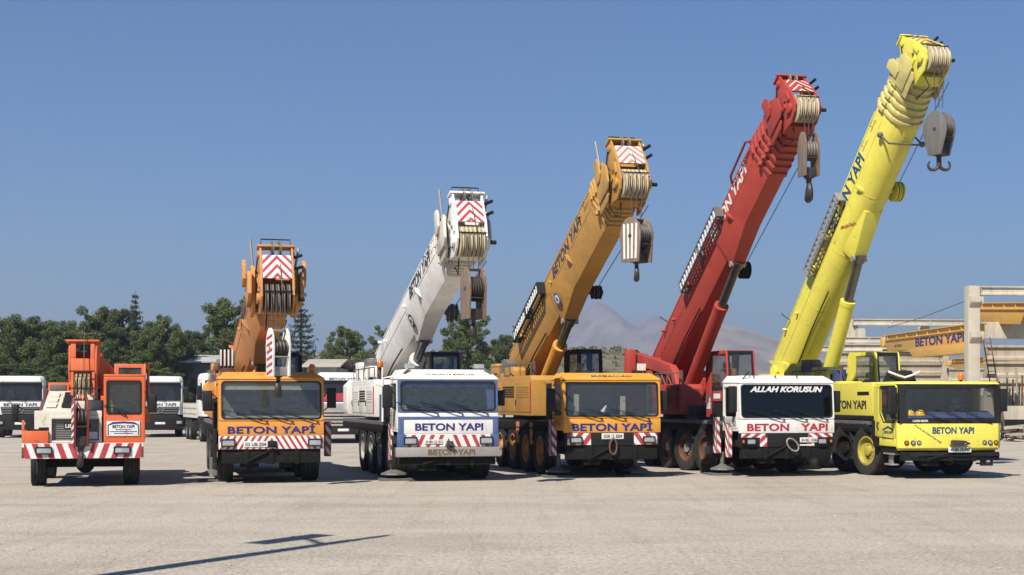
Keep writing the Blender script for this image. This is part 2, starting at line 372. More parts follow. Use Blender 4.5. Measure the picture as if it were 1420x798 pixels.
def hook_block(loc, rz, w, h, plate_mats, n_sh, label, sheave_mat, hook_s=1.0, striped=False, double=False, spin=90, core=M_hook, taper=0.75, vert=False, pk=0.30):
    """w across the sheave axle, h tall; origin at the top of the block"""
    o = empty('hook_block', loc, rz, label, 'hook block', 'hook blocks hanging from the booms')
    pw = h * pk
    prof = [(-pw * taper, -h), (pw * taper, -h)] + [(pw * 1.02 * math.cos(R(a)), -h * 0.42 + h * 0.42 * math.sin(R(a))) for a in (-22, -5, 12, 30, 48, 66, 82)] + [(-pw * 1.02 * math.cos(R(a)), -h * 0.42 + h * 0.42 * math.sin(R(a))) for a in (82, 66, 48, 30, 12, -5, -22)]
    for sx in (-1, 1):
        pl = MB().prism(prof, 'x', sx * w / 2 - 0.022, sx * w / 2 + 0.022).build('side_plate', plate_mats[0], o, 0.008)
        if striped and len(plate_mats) > 1:
            mb = MB()
            if vert:
                for i in range(4):
                    y0 = -pw * 0.72 + pw * 0.4 * i; mb.poly([(sx * (w / 2 + 0.025), y, z) for y, z in ((y0, -h * 0.16), (y0 + pw * 0.2, -h * 0.14), (y0 * 0.9 + pw * 0.2, -h * 0.92), (y0 * 0.9, -h * 0.92))])
            for i in range(0 if vert else 6):
                z0 = -h * (0.12 + 0.145 * i)
                mb.poly([(sx * (w / 2 + 0.025), y, z) for y, z in ((-pw * 0.72, z0), (pw * 0.72, z0 - 0.1 * h * 0.8), (pw * 0.72, z0 - 0.17 * h * 0.8), (-pw * 0.72, z0 - 0.07 * h))])
            mb.build('hazard_stripes', plate_mats[1], pl, smooth=0, recalc=False)
    st = w * 0.86 / n_sh; sm = sheave_mesh(h * min(0.29, pk * 0.97), st * 0.82, sheave_mat)
    for i in range(n_sh): link_mesh('sheave', sm, o, (-w * 0.43 + st * (i + 0.5), 0, -h * 0.42))
    MB().cyl((-w * 0.56, 0, -h * 0.42), (w * 0.56, 0, -h * 0.42), 0.055, n=12).build('axle', core, o)
    MB().box(-w * 0.46, w * 0.46, -pw * 0.5, pw * 0.5, -h * 0.99, -h * 0.8).build('crosshead', core, o, 0.012); MB().box(-w * 0.45, w * 0.45, -0.03, 0.03, -0.09, -0.03).build('top_bar', core, o, 0.012)
    for sy in (-1, 1): MB().tube([(-w * 0.52, sy * pw * 0.86, -h * 0.6), (w * 0.52, sy * pw * 0.86, -h * 0.6)], 0.018).build('guard_bar', core, o)
    mb = MB(); hook_shape(mb, -h * 0.95, hook_s, double); mb.xf(lambda v: Matrix.Rotation(R(spin), 3, 'Z') @ v); mb.build('hook', M_hook, o)
    return o

def seat(parent, x, y, z):
    mb = MB(); mb.loft([[(x + sx * 0.25, y + sy * 0.24, z) for sx, sy in ((-1, -1), (1, -1), (1, 1), (-1, 1))], [(x + sx * 0.25, y + sy * 0.24, z + 0.13) for sx, sy in ((-1, -1), (1, -1), (1, 1), (-1, 1))]])
    mb.loft([[(x + sx * a, y + 0.2 + yo + sy * 0.06, z + zz) for sx, sy in ((-1, -1), (1, -1), (1, 1), (-1, 1))] for a, yo, zz in ((0.24, 0, 0.1), (0.25, 0.06, 0.5), (0.17, 0.12, 0.78))])
    mb.box(x - 0.12, x + 0.12, y + 0.29, y + 0.38, z + 0.8, z + 0.98)
    return mb.build('seat', M_seat, parent, 0.03)
def steering(parent, x, y, z):
    mb = MB(); n = 18; c = Vector((x, y, z)); u, w = Vector((1, 0, 0)), Vector((0, 0.75, 0.66))
    mb.tube([c + (u * math.cos(2 * math.pi * i / n) + w * math.sin(2 * math.pi * i / n)) * 0.23 for i in range(n + 1)], 0.018, 6)
    mb.cyl(c, c + Vector((0, -0.25, -0.4)), 0.03, n=8); mb.tube([c - u * 0.22, c + u * 0.22], 0.016, 5)
    return mb.build('steering_wheel', M_black, parent)
def headlight(parent, x0, x1, z0, z1, y, name='headlight', lens=None):
    mb = MB(); mb.ring(rrect(x0, x1, z0, z1, 0.03), rrect(x0 + 0.022, x1 - 0.022, z0 + 0.022, z1 - 0.022, 0.022), 'y', y - 0.05, y + 0.02)
    mb.slot(1); pts = rrect(x0 + 0.02, x1 - 0.02, z0 + 0.02, z1 - 0.02, 0.022); cx, cz = (x0 + x1) / 2, (z0 + z1) / 2
    mb.loft([[(p[0], y + 0.0, p[1]) for p in pts], [(p[0], y - 0.025, p[1]) for p in pts], [(cx + (p[0] - cx) * 0.6, y - 0.045, cz + (p[1] - cz) * 0.6) for p in pts]])
    return mb.build(name, [M_black, lens or M_lens], parent)
def round_lamp(parent, x, z, y, r, mat, name='headlight'):
    mb = MB().lathe([(r * 1.15, 0.01), (r * 1.15, -0.03), (r * 0.95, -0.035), (r * 0.95, -0.02)], (x, y, z), (0, 1, 0), 16)
    mb.slot(1).lathe([(r * 0.95, -0.01), (r * 0.7, -0.035), (0.004, -0.045)], (x, y, z), (0, 1, 0), 16)
    return mb.build(name, [M_black, mat], parent)
def wiper(parent, x, z, y, L=0.55, ang=20, lean=0.0):
    a = R(ang); ex, ez = x - L * math.cos(a), z + L * math.sin(a)
    mb = MB().tube([(x, y - 0.02, z), (x - 0.1 * math.cos(a), y - 0.05, z + 0.1 * math.sin(a)), (ex, y - 0.03 + lean * (ez - z), ez)], 0.013, 5)
    mb.tube([(ex + 0.33 * math.cos(a * 0.6), y - 0.022, ez - 0.33 * math.sin(a * 0.6) + 0.02), (ex - 0.3 * math.cos(a * 0.6), y - 0.022 + lean * 0.3, ez + 0.1)], 0.011, 5)
    mb.cyl((x, y + 0.01, z), (x, y - 0.04, z), 0.022, n=8)
    return mb.build('wiper', M_black, parent)
def mirror(parent, x, y, z0, z1, w, hinge, mat=None):
    mb = MB().loft([[(x + sx * w / 2 * k, y + yy, (z0 + z1) / 2 + sz * (z1 - z0) / 2 * k) for sx, sz in ((-1, -1), (1, -1), (1, 1), (-1, 1))] for k, yy in ((0.7, -0.08), (0.97, -0.05), (1.0, 0.06))])
    for z in (z0 + 0.06, z1 - 0.05): mb.tube([(x, y, z), (x * 0.75 + hinge[0] * 0.25, y - 0.03, z), hinge if z < (z0 + z1) / 2 else (hinge[0], hinge[1], hinge[2] + 0.35)], 0.016, 6)
    return mb.build('mirror', mat or M_black, parent, 0.02)
def plate(parent, s, x0, x1, z0, z1, y):
    p = MB().box(x0, x1, y, y + 0.015, z0, z1).build('number_plate', M_whiteprint, parent, 0.004)
    if s: text(s, ((x0 + x1) / 2, y - 0.001, (z0 + z1) / 2), (x1 - x0) * 0.86, (z1 - z0) * 0.62, M_darkprint, p, bold=0.015, depth=0.004)
    return p
def beacon(parent, x, y, z, mat=M_amberlens):
    mb = MB().cyl((x, y, z), (x, y, z + 0.06), 0.045, n=10); mb.slot(1).lathe([(0.075, 0.06), (0.085, 0.1), (0.08, 0.2), (0.05, 0.24), (0.005, 0.25)], (x, y, z), (0, 0, 1), 14)
    return mb.build('beacon', [M_black, mat], parent)
def outrigger(parent, x, y, z0, z1, w=0.2, slant=0.8, pad=True, padx=None, pad_z=0.16):
    """vertical jack box at one side of the frame with striped front and a dished foot"""
    o = MB().box(x - w / 2, x + w / 2, y, y + 0.24, z0, z1).build('outrigger', M_black, parent, 0.01)
    stripes(o, (x - w / 2 + 0.012, y - 0.003, z0 + 0.02), w - 0.024, z1 - z0 - 0.04, 0.22 / slant * 0.9, -slant * 0.9)
    # side of the jack box is striped as well
    if x < 0: stripes(o, (x - w / 2 - 0.003, y + 0.23, z0 + 0.02), 0.22, z1 - z0 - 0.04, 0.22, -0.8, frame=LEFT)
    if pad:
        px = padx if padx is not None else x
        mb = MB().cyl((px, y + 0.12, z0 + 0.05), (px, y + 0.12, pad_z), 0.06, n=12)
        mb.lathe([(0.08, 0.14), (0.13, 0.10), (0.34, 0.02), (0.36, -0.02), (0.3, -0.035)], (px, y + 0.12, pad_z), (0, 0, 1), 8)
        mb.build('foot_pad', M_grey, o, 0.006)
        MB().box(px - 0.42, px + 0.42, y - 0.25, y + 0.5, 0.004, 0.055).build('ground_board', M_grey, o, 0.01)
    return o

def flat_cab(root, W, D, zb, zw, zt, zr, mat, name='cab', frame_mat=None, lean=0.07, glass_mat=None, ins=0.075, roof_in=0.2, wtop=None, inner=True, door=True):
    """forward-control crane cab: panel below the windscreen, framed windscreen, side walls with window, roof with sloping brow"""
    h = W / 2; wtop = wtop or zt - 0.05; fm = frame_mat or mat
    sh = lambda v: Vector((v.x, v.y + max(0, min(v.z, zt + .3) - zw) * lean * max(0, 1 - v.y / D), v.z))
    mb = MB().box(-h, h, 0, 0.07, zb, zw - 0.003)
    for s in (-1, 1):
        mb.box(s * h, s * (h - 0.05), 0.072, D, zb + 0.05, zw - 0.003)
        mb.ring(rrect(0.072, D, zw, zt, 0.004), rrect(0.2, D - 0.14, zw + 0.06, zt - 0.1, 0.06), 'x', s * h, s * (h - 0.05))
    mb.box(-h + 0.05, h - 0.05, D - 0.06, D, zb + 0.05, zt)
    mb.box(-h + 0.05, h - 0.05, 0.072, D - 0.06, zb + 0.05, zb + 0.1)
    r0 = [(-h - 0.012, -0.03), (h + 0.012, -0.03), (h + 0.012, D + 0.01), (-h - 0.012, D + 0.01)]
    r1 = [(-h + roof_in, 0.2), (h - roof_in, 0.2), (h - roof_in * 0.5, D - 0.05), (-h + roof_in * 0.5, D - 0.05)]
    mb.loft([[(x, y, zt + 0.002) for x, y in r0], [(x, y, zt + 0.05) for x, y in r0], [(x, y, zr) for x, y in r1]])
    mb.xf(sh); cab = mb.build(name, mat, root, 0.018)
    fr = MB().ring(rrect(-h, h, zw, zt, 0.05), rrect(-h + ins, h - ins, zw + 0.05, wtop, 0.09), 'y', -0.012, 0.072).xf(sh).build('windscreen_frame', fm, cab, 0.012)
    MB().ring(rrect(-h + ins - 0.015, h - ins + 0.015, zw + 0.035, wtop + 0.015, 0.1), rrect(-h + ins + 0.02, h - ins - 0.02, zw + 0.07, wtop - 0.02, 0.075), 'y', -0.02, 0.03).xf(sh).build('windscreen_seal', M_black, cab)
    MB().prism(rrect(-h + ins, h - ins, zw + 0.05, wtop, 0.085), 'y', 0.018, 0.03).xf(sh).build('windscreen', glass_mat or M_glass, cab, smooth=0)
    for s in (-1, 1):
        MB().prism(rrect(0.205, D - 0.145, zw + 0.065, zt - 0.105, 0.06), 'x', s * (h - 0.02), s * (h - 0.028)).xf(sh).build('side_window', glass_mat or M_glass, cab, smooth=0)
    if door:
        for s in (-1, 1):
            d = MB().ring(rrect(0.13, D - 0.06, zb + 0.12, zt - 0.04, 0.05), rrect(0.19, D - 0.13, zw + 0.055, zt - 0.095, 0.06), 'x', s * (h + 0.001), s * (h + 0.014))
            d.box(s * (h + 0.001), s * (h + 0.014), 0.19, D - 0.13, zb + 0.16, zw + 0.05); d.xf(sh)
            dd = d.build('door', mat, cab, 0.006)
            MB().tube([(s * (h + 0.02), D - 0.22, zw - 0.1), (s * (h + 0.06), D - 0.2, zw - 0.08), (s * (h + 0.06), D - 0.2, zw + 0.06), (s * (h + 0.02), D - 0.2, zw + 0.08)], 0.014).build('door_handle', M_black, cab)
    if inner:
        MB().box(-h + 0.06, h - 0.06, 0.09, 0.42, zw - 0.25, zw + 0.07).build('dashboard', M_dash, cab, 0.04)
        MB().box(-h + 0.06, h - 0.06, D - 0.09, D - 0.062, zb + 0.1, zt - 0.02).build('rear_lining', M_int, cab)
        for x in (-h * 0.55, h * 0.5): seat(cab, x, min(0.75, D - 0.5), zw - 0.35)
        steering(cab, h * 0.5, 0.5, zw + 0.16)
    return cab

def upper_cab(root, x0, x1, y0, y1, z0, z1, mat, M, frame=M_black):
    """crane operator's cab on the slewing deck: big front pane, side pane, chamfered top"""
    fr = 0.05; mb = MB()
    w = x1 - x0; prof = [(y0, z0), (y0 + 0.0, z0 + 0.35), (y0 + 0.14, z1 - 0.08), (y0 + 0.2, z1), (y1, z1), (y1, z0)]
    pin = [(y0 + 0.1, z0 + 0.42), (y0 + 0.1, z0 + 0.45), (y0 + 0.22, z1 - 0.14), (y0 + 0.24, z1 - 0.12), (y1 - 0.5, z1 - 0.12), (y1 - 0.4, z0 + 0.42)]
    for x, s in ((x0, 1), (x1, -1)): mb.ring(prof, pin, 'x', x, x + s * 0.05)
    mb.box(x0 + 0.05, x1 - 0.05, y1 - 0.05, y1, z0, z0 + 0.7); mb.box(x0 + 0.05, x1 - 0.05, y1 - 0.05, y1, z1 - 0.12, z1); mb.box(x0 + 0.05, x1 - 0.05, y0 + 0.2, y1 - 0.05, z1 - 0.05, z1)
    mb.box(x0 + 0.05, x1 - 0.05, y0, y1 - 0.05, z0, z0 + 0.3)
    cab = mb.build('operator_cab', mat, root, 0.012)
    mb = MB().ring([(x0 + 0.05, 0), (x1 - 0.05, 0), (x1 - 0.05, 1), (x0 + 0.05, 1)], [(x0 + 0.11, 0.07), (x1 - 0.11, 0.07), (x1 - 0.11, 0.93), (x0 + 0.11, 0.93)], 'y', 0, 0.04)
    ff = lambda v: Vector((v.x, y0 + v.y + 0.0 + v.z * 0.16, z0 + 0.3 + v.z * (z1 - z0 - 0.32)))
    mb.xf(ff).build('front_frame', frame, cab, 0.008)
    MB().box(x0 + 0.1, x1 - 0.1, 0.015, 0.022, 0.05, 0.95).xf(ff).build('front_window', M_glass, cab, smooth=0)
    for x in (x0 + 0.02, x1 - 0.028):
        MB().prism(pin, 'x', x, x + 0.008).build('side_window', M_glass, cab, smooth=0)
    MB().box(x0 + 0.05, x1 - 0.05, y1 - 0.03, y1 - 0.022, z0 + 0.7, z1 - 0.12).build('rear_window', M_glass, cab, smooth=0)
    seat(cab, (x0 + x1) / 2, (y0 + y1) / 2 - 0.05, z0 + 0.32)
    MB().tube([(x0 + w * 0.75, y0 - 0.02, z0 + 0.35), (x0 + w * 0.6, y0 + 0.03, z0 + 0.8)], 0.012).build('wiper', M_black, cab)
    cab.matrix_local = M; return cab

def boom_profile(w, h, kind):
    a, b = w / 2, h / 2
    if kind == 'round':
        pts = [(-a * 0.9, b), (a * 0.9, b), (a, b * 0.85), (a, -b * 0.15)]
        for i in range(1, 10): pts.append((a * math.cos(math.pi * i / 10), -b * 0.15 - b * 0.85 * math.sin(math.pi * i / 10)))
        return pts + [(-a, -b * 0.15), (-a, b * 0.85)]
    return [(-a, b), (a, b), (a, b * 0.1), (a * 0.5, -b), (-a * 0.5, -b), (-a, b * 0.1)]

def make_boom(root, M, L, w, h, kind, mat, collar_mat, n_col, txt, txt_mat, sheave_mats, n_sh, jib=None, reel=None, head_stripes=True, pitch=0.17, emblem=None, bracket_u=0.4, collar_edge=None, rods=True, txt_u=(0.55, 0.8), txt_h=0.42, hs_duty=0.45, cheek_w=0.14):
    """telescopic boom along local -Y from the foot pivot at the origin; parts of the head and the nested section collars are sub-parts"""
    at = lambda u, x, n: (x, -u, n)
    pr = boom_profile(w, h, kind); Lo = L - n_col * pitch - 0.25
    sec = lambda u, k=1.0, dz=0.0: [at(u, p[0] * k, p[1] * k + dz) for p in pr]
    mb = MB().loft([sec(-0.7, 0.82), sec(0.2, 1.0), sec(Lo, 1.0)])
    # raised seam along the side and wear strips
    for s in (-1, 1):
        mb.box(s * w / 2, s * (w / 2 + 0.012), -Lo * 0.97, 0.1, h * 0.44, h * 0.475)
        mb.box(s * w / 2, s * (w / 2 + 0.01), -Lo * 0.97, 0.1, h * 0.055, h * 0.085)
    for uu in (0.3, 0.52, 0.74): mb.loft([sec(Lo * uu, 1.008), sec(Lo * uu + 0.035, 1.008)])
    boom = mb.build('boom', mat, root, 0.012); boom.matrix_local = M
    lugn = h * (0.05 if kind != 'round' else -0.1)
    for uu in (0.66,):                                                 # guide lugs standing out from the flanks
        for s in (-1, 1): MB().prism([(s * w / 2, lugn), (s * (w / 2 + 0.10), lugn + 0.02), (s * (w / 2 + 0.06), lugn - 0.12), (s * w * 0.36, lugn - h * 0.26)], 'y', -L * uu, -L * uu - 0.07).build('guide_lug', mat, boom)
    MB().tube([at(0.3, -w * 0.3, -h * 0.44), at(L * 0.2, -w * 0.34, -h * 0.42), at(L * 0.34, -w * 0.33, -h * 0.44)], 0.022, 6).build('hydraulic_line', M_black, boom)
    for uu in (0.86, 0.93): MB().tube([at(Lo * uu, -w / 2 - 0.01, h * 0.30), at(Lo * uu, -w / 2 - 0.09, h * 0.33), at(Lo * uu + 0.22, -w / 2 - 0.09, h * 0.33), at(Lo * uu + 0.22, -w / 2 - 0.01, h * 0.30)], 0.016, 5).build('grab_handle', collar_mat, boom)
    for uu in (0.25, 0.45, 0.6, 0.78): MB().cbox(at(Lo * uu, -w * 0.30, h * 0.5 + 0.05), (0.16, 0.1, 0.12)).build('roller_bracket', mat, boom, 0.01)
    # collars of the nested sections, each a thick flange and a stub of section
    for k in range(n_col + 1):
        u = Lo + pitch * k; sc = 1.0 - 0.024 * k
        mb = MB().loft([sec(u - 0.05, sc * 1.07), sec(u + 0.06, sc * 1.07)])
        mb.loft([sec(u + 0.05, sc * 0.965), sec(u + pitch + 0.02, sc * 0.965)])
        if collar_edge: mb.slot(1)
        for s in (-1, 1):
            mb.cbox(at(u + 0.02, s * w * sc * 0.36, h * sc * 0.56), (w * 0.2, 0.12, 0.11))
        mb.slot(0)
        for s in (-1, 1): mb.cbox(at(u + 0.005, s * w * sc * 0.55, h * sc * 0.24), (0.07, 0.11, h * 0.26)); mb.cbox(at(u + 0.005, s * w * sc * 0.46, -h * sc * 0.2), (0.08, 0.11, 0.12))
        mb.build('section_collar', [collar_mat, collar_edge or collar_mat], boom, 0.008)
    u0 = Lo + pitch * (n_col + 1) - 0.02; ks = 1.0 - 0.024 * n_col; hw = w * ks * 0.38; hh = h * ks * 0.5
    # head: two cheek plates, face, cap
    cheek = [(0, -hh), (0, hh), (0.28, hh + 0.12), (0.48, hh + 0.38), (0.72, hh + 0.38), (0.98, hh * 0.2), (1.02, -hh * 0.65), (0.86, -hh - 0.02), (0.55, -hh - 0.12), (0.3, -hh - 0.05)]
    mb = MB()
    for s in (-1, 1): mb.prism([(-(u0 + u), n) for u, n in cheek], 'x', s * hw, s * (hw + 0.05)); mb.cyl(at(u0 + 0.74, s * (hw + 0.03), -hh * 0.62), at(u0 + 0.74, s * (hw + 0.13), -hh * 0.62), 0.13, n=14); mb.cyl(at(u0 + 0.58, s * (hw + 0.03), hh + 0.22), at(u0 + 0.58, s * (hw + 0.09), hh + 0.22), 0.09, n=12)
    fa, fb = (0.80, hh + 0.16), (0.97, hh * 0.18)
    q = lambda u, n, x: at(u0 + u, x, n)
    mb.loft([[q(fa[0], fa[1], -hw), q(fa[0], fa[1], hw), q(fa[0] - 0.05, fa[1], hw), q(fa[0] - 0.05, fa[1], -hw)], [q(fb[0], fb[1], -hw), q(fb[0], fb[1], hw), q(fb[0] - 0.05, fb[1], hw), q(fb[0] - 0.05, fb[1], -hw)]])
    mb.box(-hw, hw, -(u0 + 0.3), -(u0), -hh, hh)                       # bulkhead
    mb.box(-hw - 0.1, hw + 0.1, -(u0 + 0.76), -(u0 + 0.40), hh + 0.38, hh + 0.43)   # cap plate
    for s in (-1, 1): mb.cbox(at(u0 + 0.15, s * (hw + 0.04), 0.05), (0.09, 0.2, hh * 1.2)); mb.cbox(at(u0 + 0.45, s * (hw + 0.05), -hh * 0.1), (0.07, 0.25, 0.12)); mb.cbox(at(u0 + 0.8, s * (hw + 0.06), hh * 0.1), (0.06, 0.12, 0.3))
    head = mb.build('boom_head', mat, boom, 0.01)
    for s in (-1, 1):                                                  # bolts, plates and cable clamps on the cheeks
        for du, dn in ((0.12, 0.30), (0.12, -0.28), (0.36, 0.36), (0.62, 0.10), (0.5, -0.42)): MB().cyl(at(u0 + du, s * (hw + 0.04), hh * dn * 1.6), at(u0 + du, s * (hw + 0.085), hh * dn * 1.6), 0.045, n=6).build('bolt_head', M_grey, boom)
        MB().prism([(-(u0 + 0.02), -hh * 0.9), (-(u0 + 0.02), hh * 0.9), (-(u0 - 0.12), hh * 0.98), (-(u0 - 0.12), -hh * 0.98)], 'x', s * (hw + 0.051), s * (hw + 0.12)).build('wear_plate', collar_mat, boom, 0.01)
    for s in (-1, 1):                                                  # stepped side plates of the innermost section beside the head
        for j, (ua_, ub_, nb, nt_) in enumerate(((-0.45, 0.30, -0.95, 1.12), (-0.35, 0.55, -0.55, 0.75), (-0.2, 0.16, 0.3, 1.45))):
            xa = hw + 0.125 + j * cheek_w * 0.33
            MB().prism([(-(u0 + ua_), hh * nb), (-(u0 + ua_), hh * nt_), (-(u0 + ub_ - 0.12), hh * nt_), (-(u0 + ub_), hh * (nt_ - 0.3)), (-(u0 + ub_), hh * (nb + 0.25)), (-(u0 + ub_ - 0.15), hh * nb)], 'x', s * xa, s * (xa + cheek_w * 0.30)).build('side_plate', collar_mat, boom, 0.01)
    MB().tube([at(u0 - 0.3, -hw - 0.1, hh * 0.9), at(u0 + 0.1, -hw - 0.14, hh * 0.5), at(u0 + 0.35, -hw - 0.1, hh * 0.9), at(u0 + 0.55, -hw - 0.07, hh + 0.3)], 0.018, 6).build('head_cable', M_black, boom)
    MB().tube([at(u0 + 0.3, -hw * 0.6, -hh - 0.05), at(u0 + 0.25, -hw * 0.7, -hh - 0.45), at(u0 + 0.05, -hw * 0.6, -hh - 0.3), at(u0 - 0.4, -hw * 0.5, -hh - 0.02)], 0.016, 6).build('head_cable', M_black, boom)
    for x_ in (-0.16, 0.12): MB().cyl(at(u0 + 0.62, hw + 0.1, hh + 0.05 + x_), at(u0 + 0.9, hw + 0.22, hh + 0.02 + x_), 0.04, n=8).build('work_lamp', M_black, boom)
    fd = (Vector(q(fa[0], fa[1], 0)) - Vector(q(fb[0], fb[1], 0))); fl = fd.length; up = fd.normalized(); nrm = Vector((1, 0, 0)).cross(up)
    if nrm.y > 0: nrm = -nrm
    if head_stripes:
        stripes(boom, Vector(q(fb[0], fb[1], -hw + 0.01)) + nrm * 0.004, 2 * hw - 0.02, fl, 0.2, 0.85, frame=(Vector((1, 0, 0)), up, nrm), mirror=True, duty=hs_duty, mats=head_stripes if isinstance(head_stripes, list) else None)
    smm = sheave_mesh(0.36, 0.075, sheave_mats[0]); st = 2 * hw * 0.92 / n_sh
    for i in range(n_sh): link_mesh('sheave', smm, boom, at(u0 + 0.74, -hw * 0.92 + st * (i + 0.5), -hh * 0.62))
    sm2 = sheave_mesh(0.2, 0.06, sheave_mats[-1])
    for x in (-0.08, 0.1): link_mesh('top_sheave', sm2, boom, at(u0 + 0.58, x, hh + 0.36))
    MB().tube([at(u0 + 1.1, -hw, -hh * 0.45), at(u0 + 1.1, hw, -hh * 0.45)], 0.018).build('rope_guard', M_black, boom)
    MB().tube([at(u0 + 0.5, -hw, hh + 0.42), at(u0 + 0.52, -hw, hh + 0.62), at(u0 + 0.52, hw, hh + 0.62), at(u0 + 0.5, hw, hh + 0.42)], 0.016).build('rope_guard', M_black, boom)
    MB().tube([at(u0 + 0.58, 0.05, hh + 0.55), at(u0 + 0.95, 0.08, hh * 0.3 + 0.12), at(u0 + 1.1, 0.1, -hh * 0.4)], 0.014, 5).build('hoist_rope', M_rope, boom)
    MB().cyl(at(u0 + 0.74, hw + 0.1, -hh * 0.62), at(u0 + 0.74, hw + 0.3, -hh * 0.62), 0.05, n=10).build('sheave_pin', M_black, boom)
    if rods:
        mb = MB().tube([at(u0 - 0.1, -hw - 0.12, hh * 0.5), at(u0 + 0.1, -hw - 0.22, hh + 0.75)], 0.028, 6); mb.build('locking_rod', M_steel, boom)
        mb = MB().tube([at(u0 + 0.5, hw + 0.08, hh * 0.6), at(u0 + 0.55, hw + 0.2, hh + 0.42)], 0.03, 6); mb.build('locking_rod', M_steel, boom)
    # bracket for the luffing cylinder: wedge shaped saddle under the boom
    ub = L * bracket_u
    A, B = w / 2, h / 2; top_n = B * (0.1 if kind != 'round' else -0.1)
    lo = [[at(ub + 1.5, -A * 0.98, top_n), at(ub + 1.5, -A * 0.5, -B * 0.985), at(ub + 1.5, A * 0.5, -B * 0.985), at(ub + 1.5, A * 0.98, top_n)],
          [at(ub + 0.1, -A - 0.03, top_n), at(ub + 0.1, -A * 0.40, -B - 0.24), at(ub + 0.1, A * 0.40, -B - 0.24), at(ub + 0.1, A + 0.03, top_n)],
          [at(ub - 0.05, -A - 0.03, top_n), at(ub - 0.12, -A * 0.34, -B - 0.30), at(ub - 0.12, A * 0.34, -B - 0.30), at(ub - 0.05, A + 0.03, top_n)]]
    MB().loft(lo).build('cylinder_bracket', mat, boom, 0.01)
    nn = Vector((-1.2 * B, 0, -0.6 * A)).normalized(); ce = Vector(at(ub + 0.42, (-A - 0.03) * 0.5 - A * 0.22, (top_n - B - 0.2) * 0.5)) + nn * 0.055
    MB().cyl(at(ub - 0.05, -w * 0.24, -h * 0.68), at(ub - 0.05, w * 0.24, -h * 0.68), 0.09, n=12).build('bracket_pin', M_steel, boom)
    if txt:
        uc = L * (txt_u[0] + txt_u[1]) / 2
        text(txt, at(uc, -w / 2 - 0.004, h * 0.262), L * (txt_u[1] - txt_u[0]), txt_h, txt_mat, boom, frame=LEFT, bold=0.025)
    if emblem:
        mb = MB().cyl(ce, ce + nn * 0.012, 0.19, n=24)
        mb.slot(1).cyl(ce + nn * 0.005, ce + nn * 0.018, 0.125, n=20)
        mb.slot(0).cyl(ce + nn * 0.01, ce + nn * 0.024, 0.06, n=16)
        mb.build('round_emblem', emblem, boom)
    # small fittings on the left flank: steps, brackets, hose loops
    for fu, fz, sx_ in ((0.12, 0.4, 0.14), (0.2, 0.2, 0.12), (0.5, 0.15, 0.1)):
        MB().box(-w / 2 - sx_, -w / 2 - 0.012, -L * fu - 0.06, -L * fu, h * fz - 0.04, h * fz + 0.04).build('bracket', mat, boom, 0.006)
    MB().tube([at(L * 0.16, -w / 2 - 0.03, h * 0.4), at(L * 0.17, -w / 2 - 0.3, h * 0.5), at(L * 0.175, -w / 2 - 0.34, h * 0.5)], 0.02).build('bracket', M_grey, boom)
    if jib:                                                            # folded lattice jib carried on the left flank
        ua, ue, jm, bm_ = jib
        ua *= L; ue *= L; x = -w / 2 - 0.15; mb = MB(); z0, z1 = h * 0.16, h * 0.42
        for xx in (x - 0.1, x + 0.08):
            for z in (z0, z1): mb.cyl(at(ua, xx, z), at(ue, xx, z), 0.032, n=6)
        n = int((ue - ua) / 0.2); mb.slot(1)
        for i in range(n):
            u1, u2 = ua + (ue - ua) * i / n, ua + (ue - ua) * (i + 0.5) / n
            mb.cbox(at(u1 + 0.07, x - 0.105, (z0 + z1) / 2), (0.014, 0.075, (z1 - z0) * 0.9))
            mb.cyl(at(u2, x - 0.1, z1), at(u2 + 0.1, x + 0.08, z1), 0.014, n=5)
        mb.slot(0)
        for u in (ua, (ua + ue) / 2, ue): mb.cbox(at(u, x, (z0 + z1) / 2), (0.24, 0.05, z1 - z0 + 0.05))
        mb.build('folded_jib', [bm_, jm], boom)
        for u in (ua + 0.3, ue - 0.3): MB().cbox(at(u, x + 0.1, h * 0.2), (0.22, 0.12, 0.1)).build('bracket', mat, boom)
    if reel:                                                           # cable reels on the right flank
        ru, rm, rr = reel
        mb = MB()
        for i in range(2):
            xx = w / 2 + 0.08 + 0.14 * i
            mb.lathe([(0.05, 0), (rr, 0), (rr, 0.025), (rr * 0.55, 0.03), (rr * 0.55, 0.085), (rr, 0.09), (rr, 0.115), (0.05, 0.12)], at(ru * L, xx, -h * 0.18), (1, 0, 0), 20)
        mb.cyl(at(ru * L, w / 2, -h * 0.18), at(ru * L, w / 2 + 0.4, -h * 0.18), 0.07, n=10)
        mb.build('cable_reel', rm, boom)
        MB().tube([at(ru * L + rr, w / 2 + 0.15, -h * 0.2), at(L + 0.2, w * 0.5, -h * 0.55)], 0.012, 5).build('cable', M_rope, boom)
    sheave_pt = M @ Vector(at(u0 + 0.74 + 0.36, 0, -hh * 0.62))
    return boom, sheave_pt, hw
def luff_cylinder(root, p, q, r, mat, frac=0.62):
    p, q = Vector(p), Vector(q); m = p.lerp(q, frac); d = (q - p).normalized()
    c = MB().cyl(p, m, r, n=18).cyl(m - d * 0.1, m + d * 0.04, r * 1.05, n=18).build('luffing_cylinder', mat, root)
    MB().cyl(m, q, r * 0.62, n=16).cyl(q - d * 0.14, q + d * 0.08, r * 0.8, n=14).build('piston_rod', M_rod, c)
    return c
def boom_matrix(slew_t, slew, pivot_t, pivot_z, elev, px=0.0):
    return Matrix.Translation((0, slew_t, 0)) @ Matrix.Rotation(slew, 4, 'Z') @ Matrix.Translation((px, pivot_t - slew_t, pivot_z)) @ Matrix.Rotation(-elev, 4, 'X')
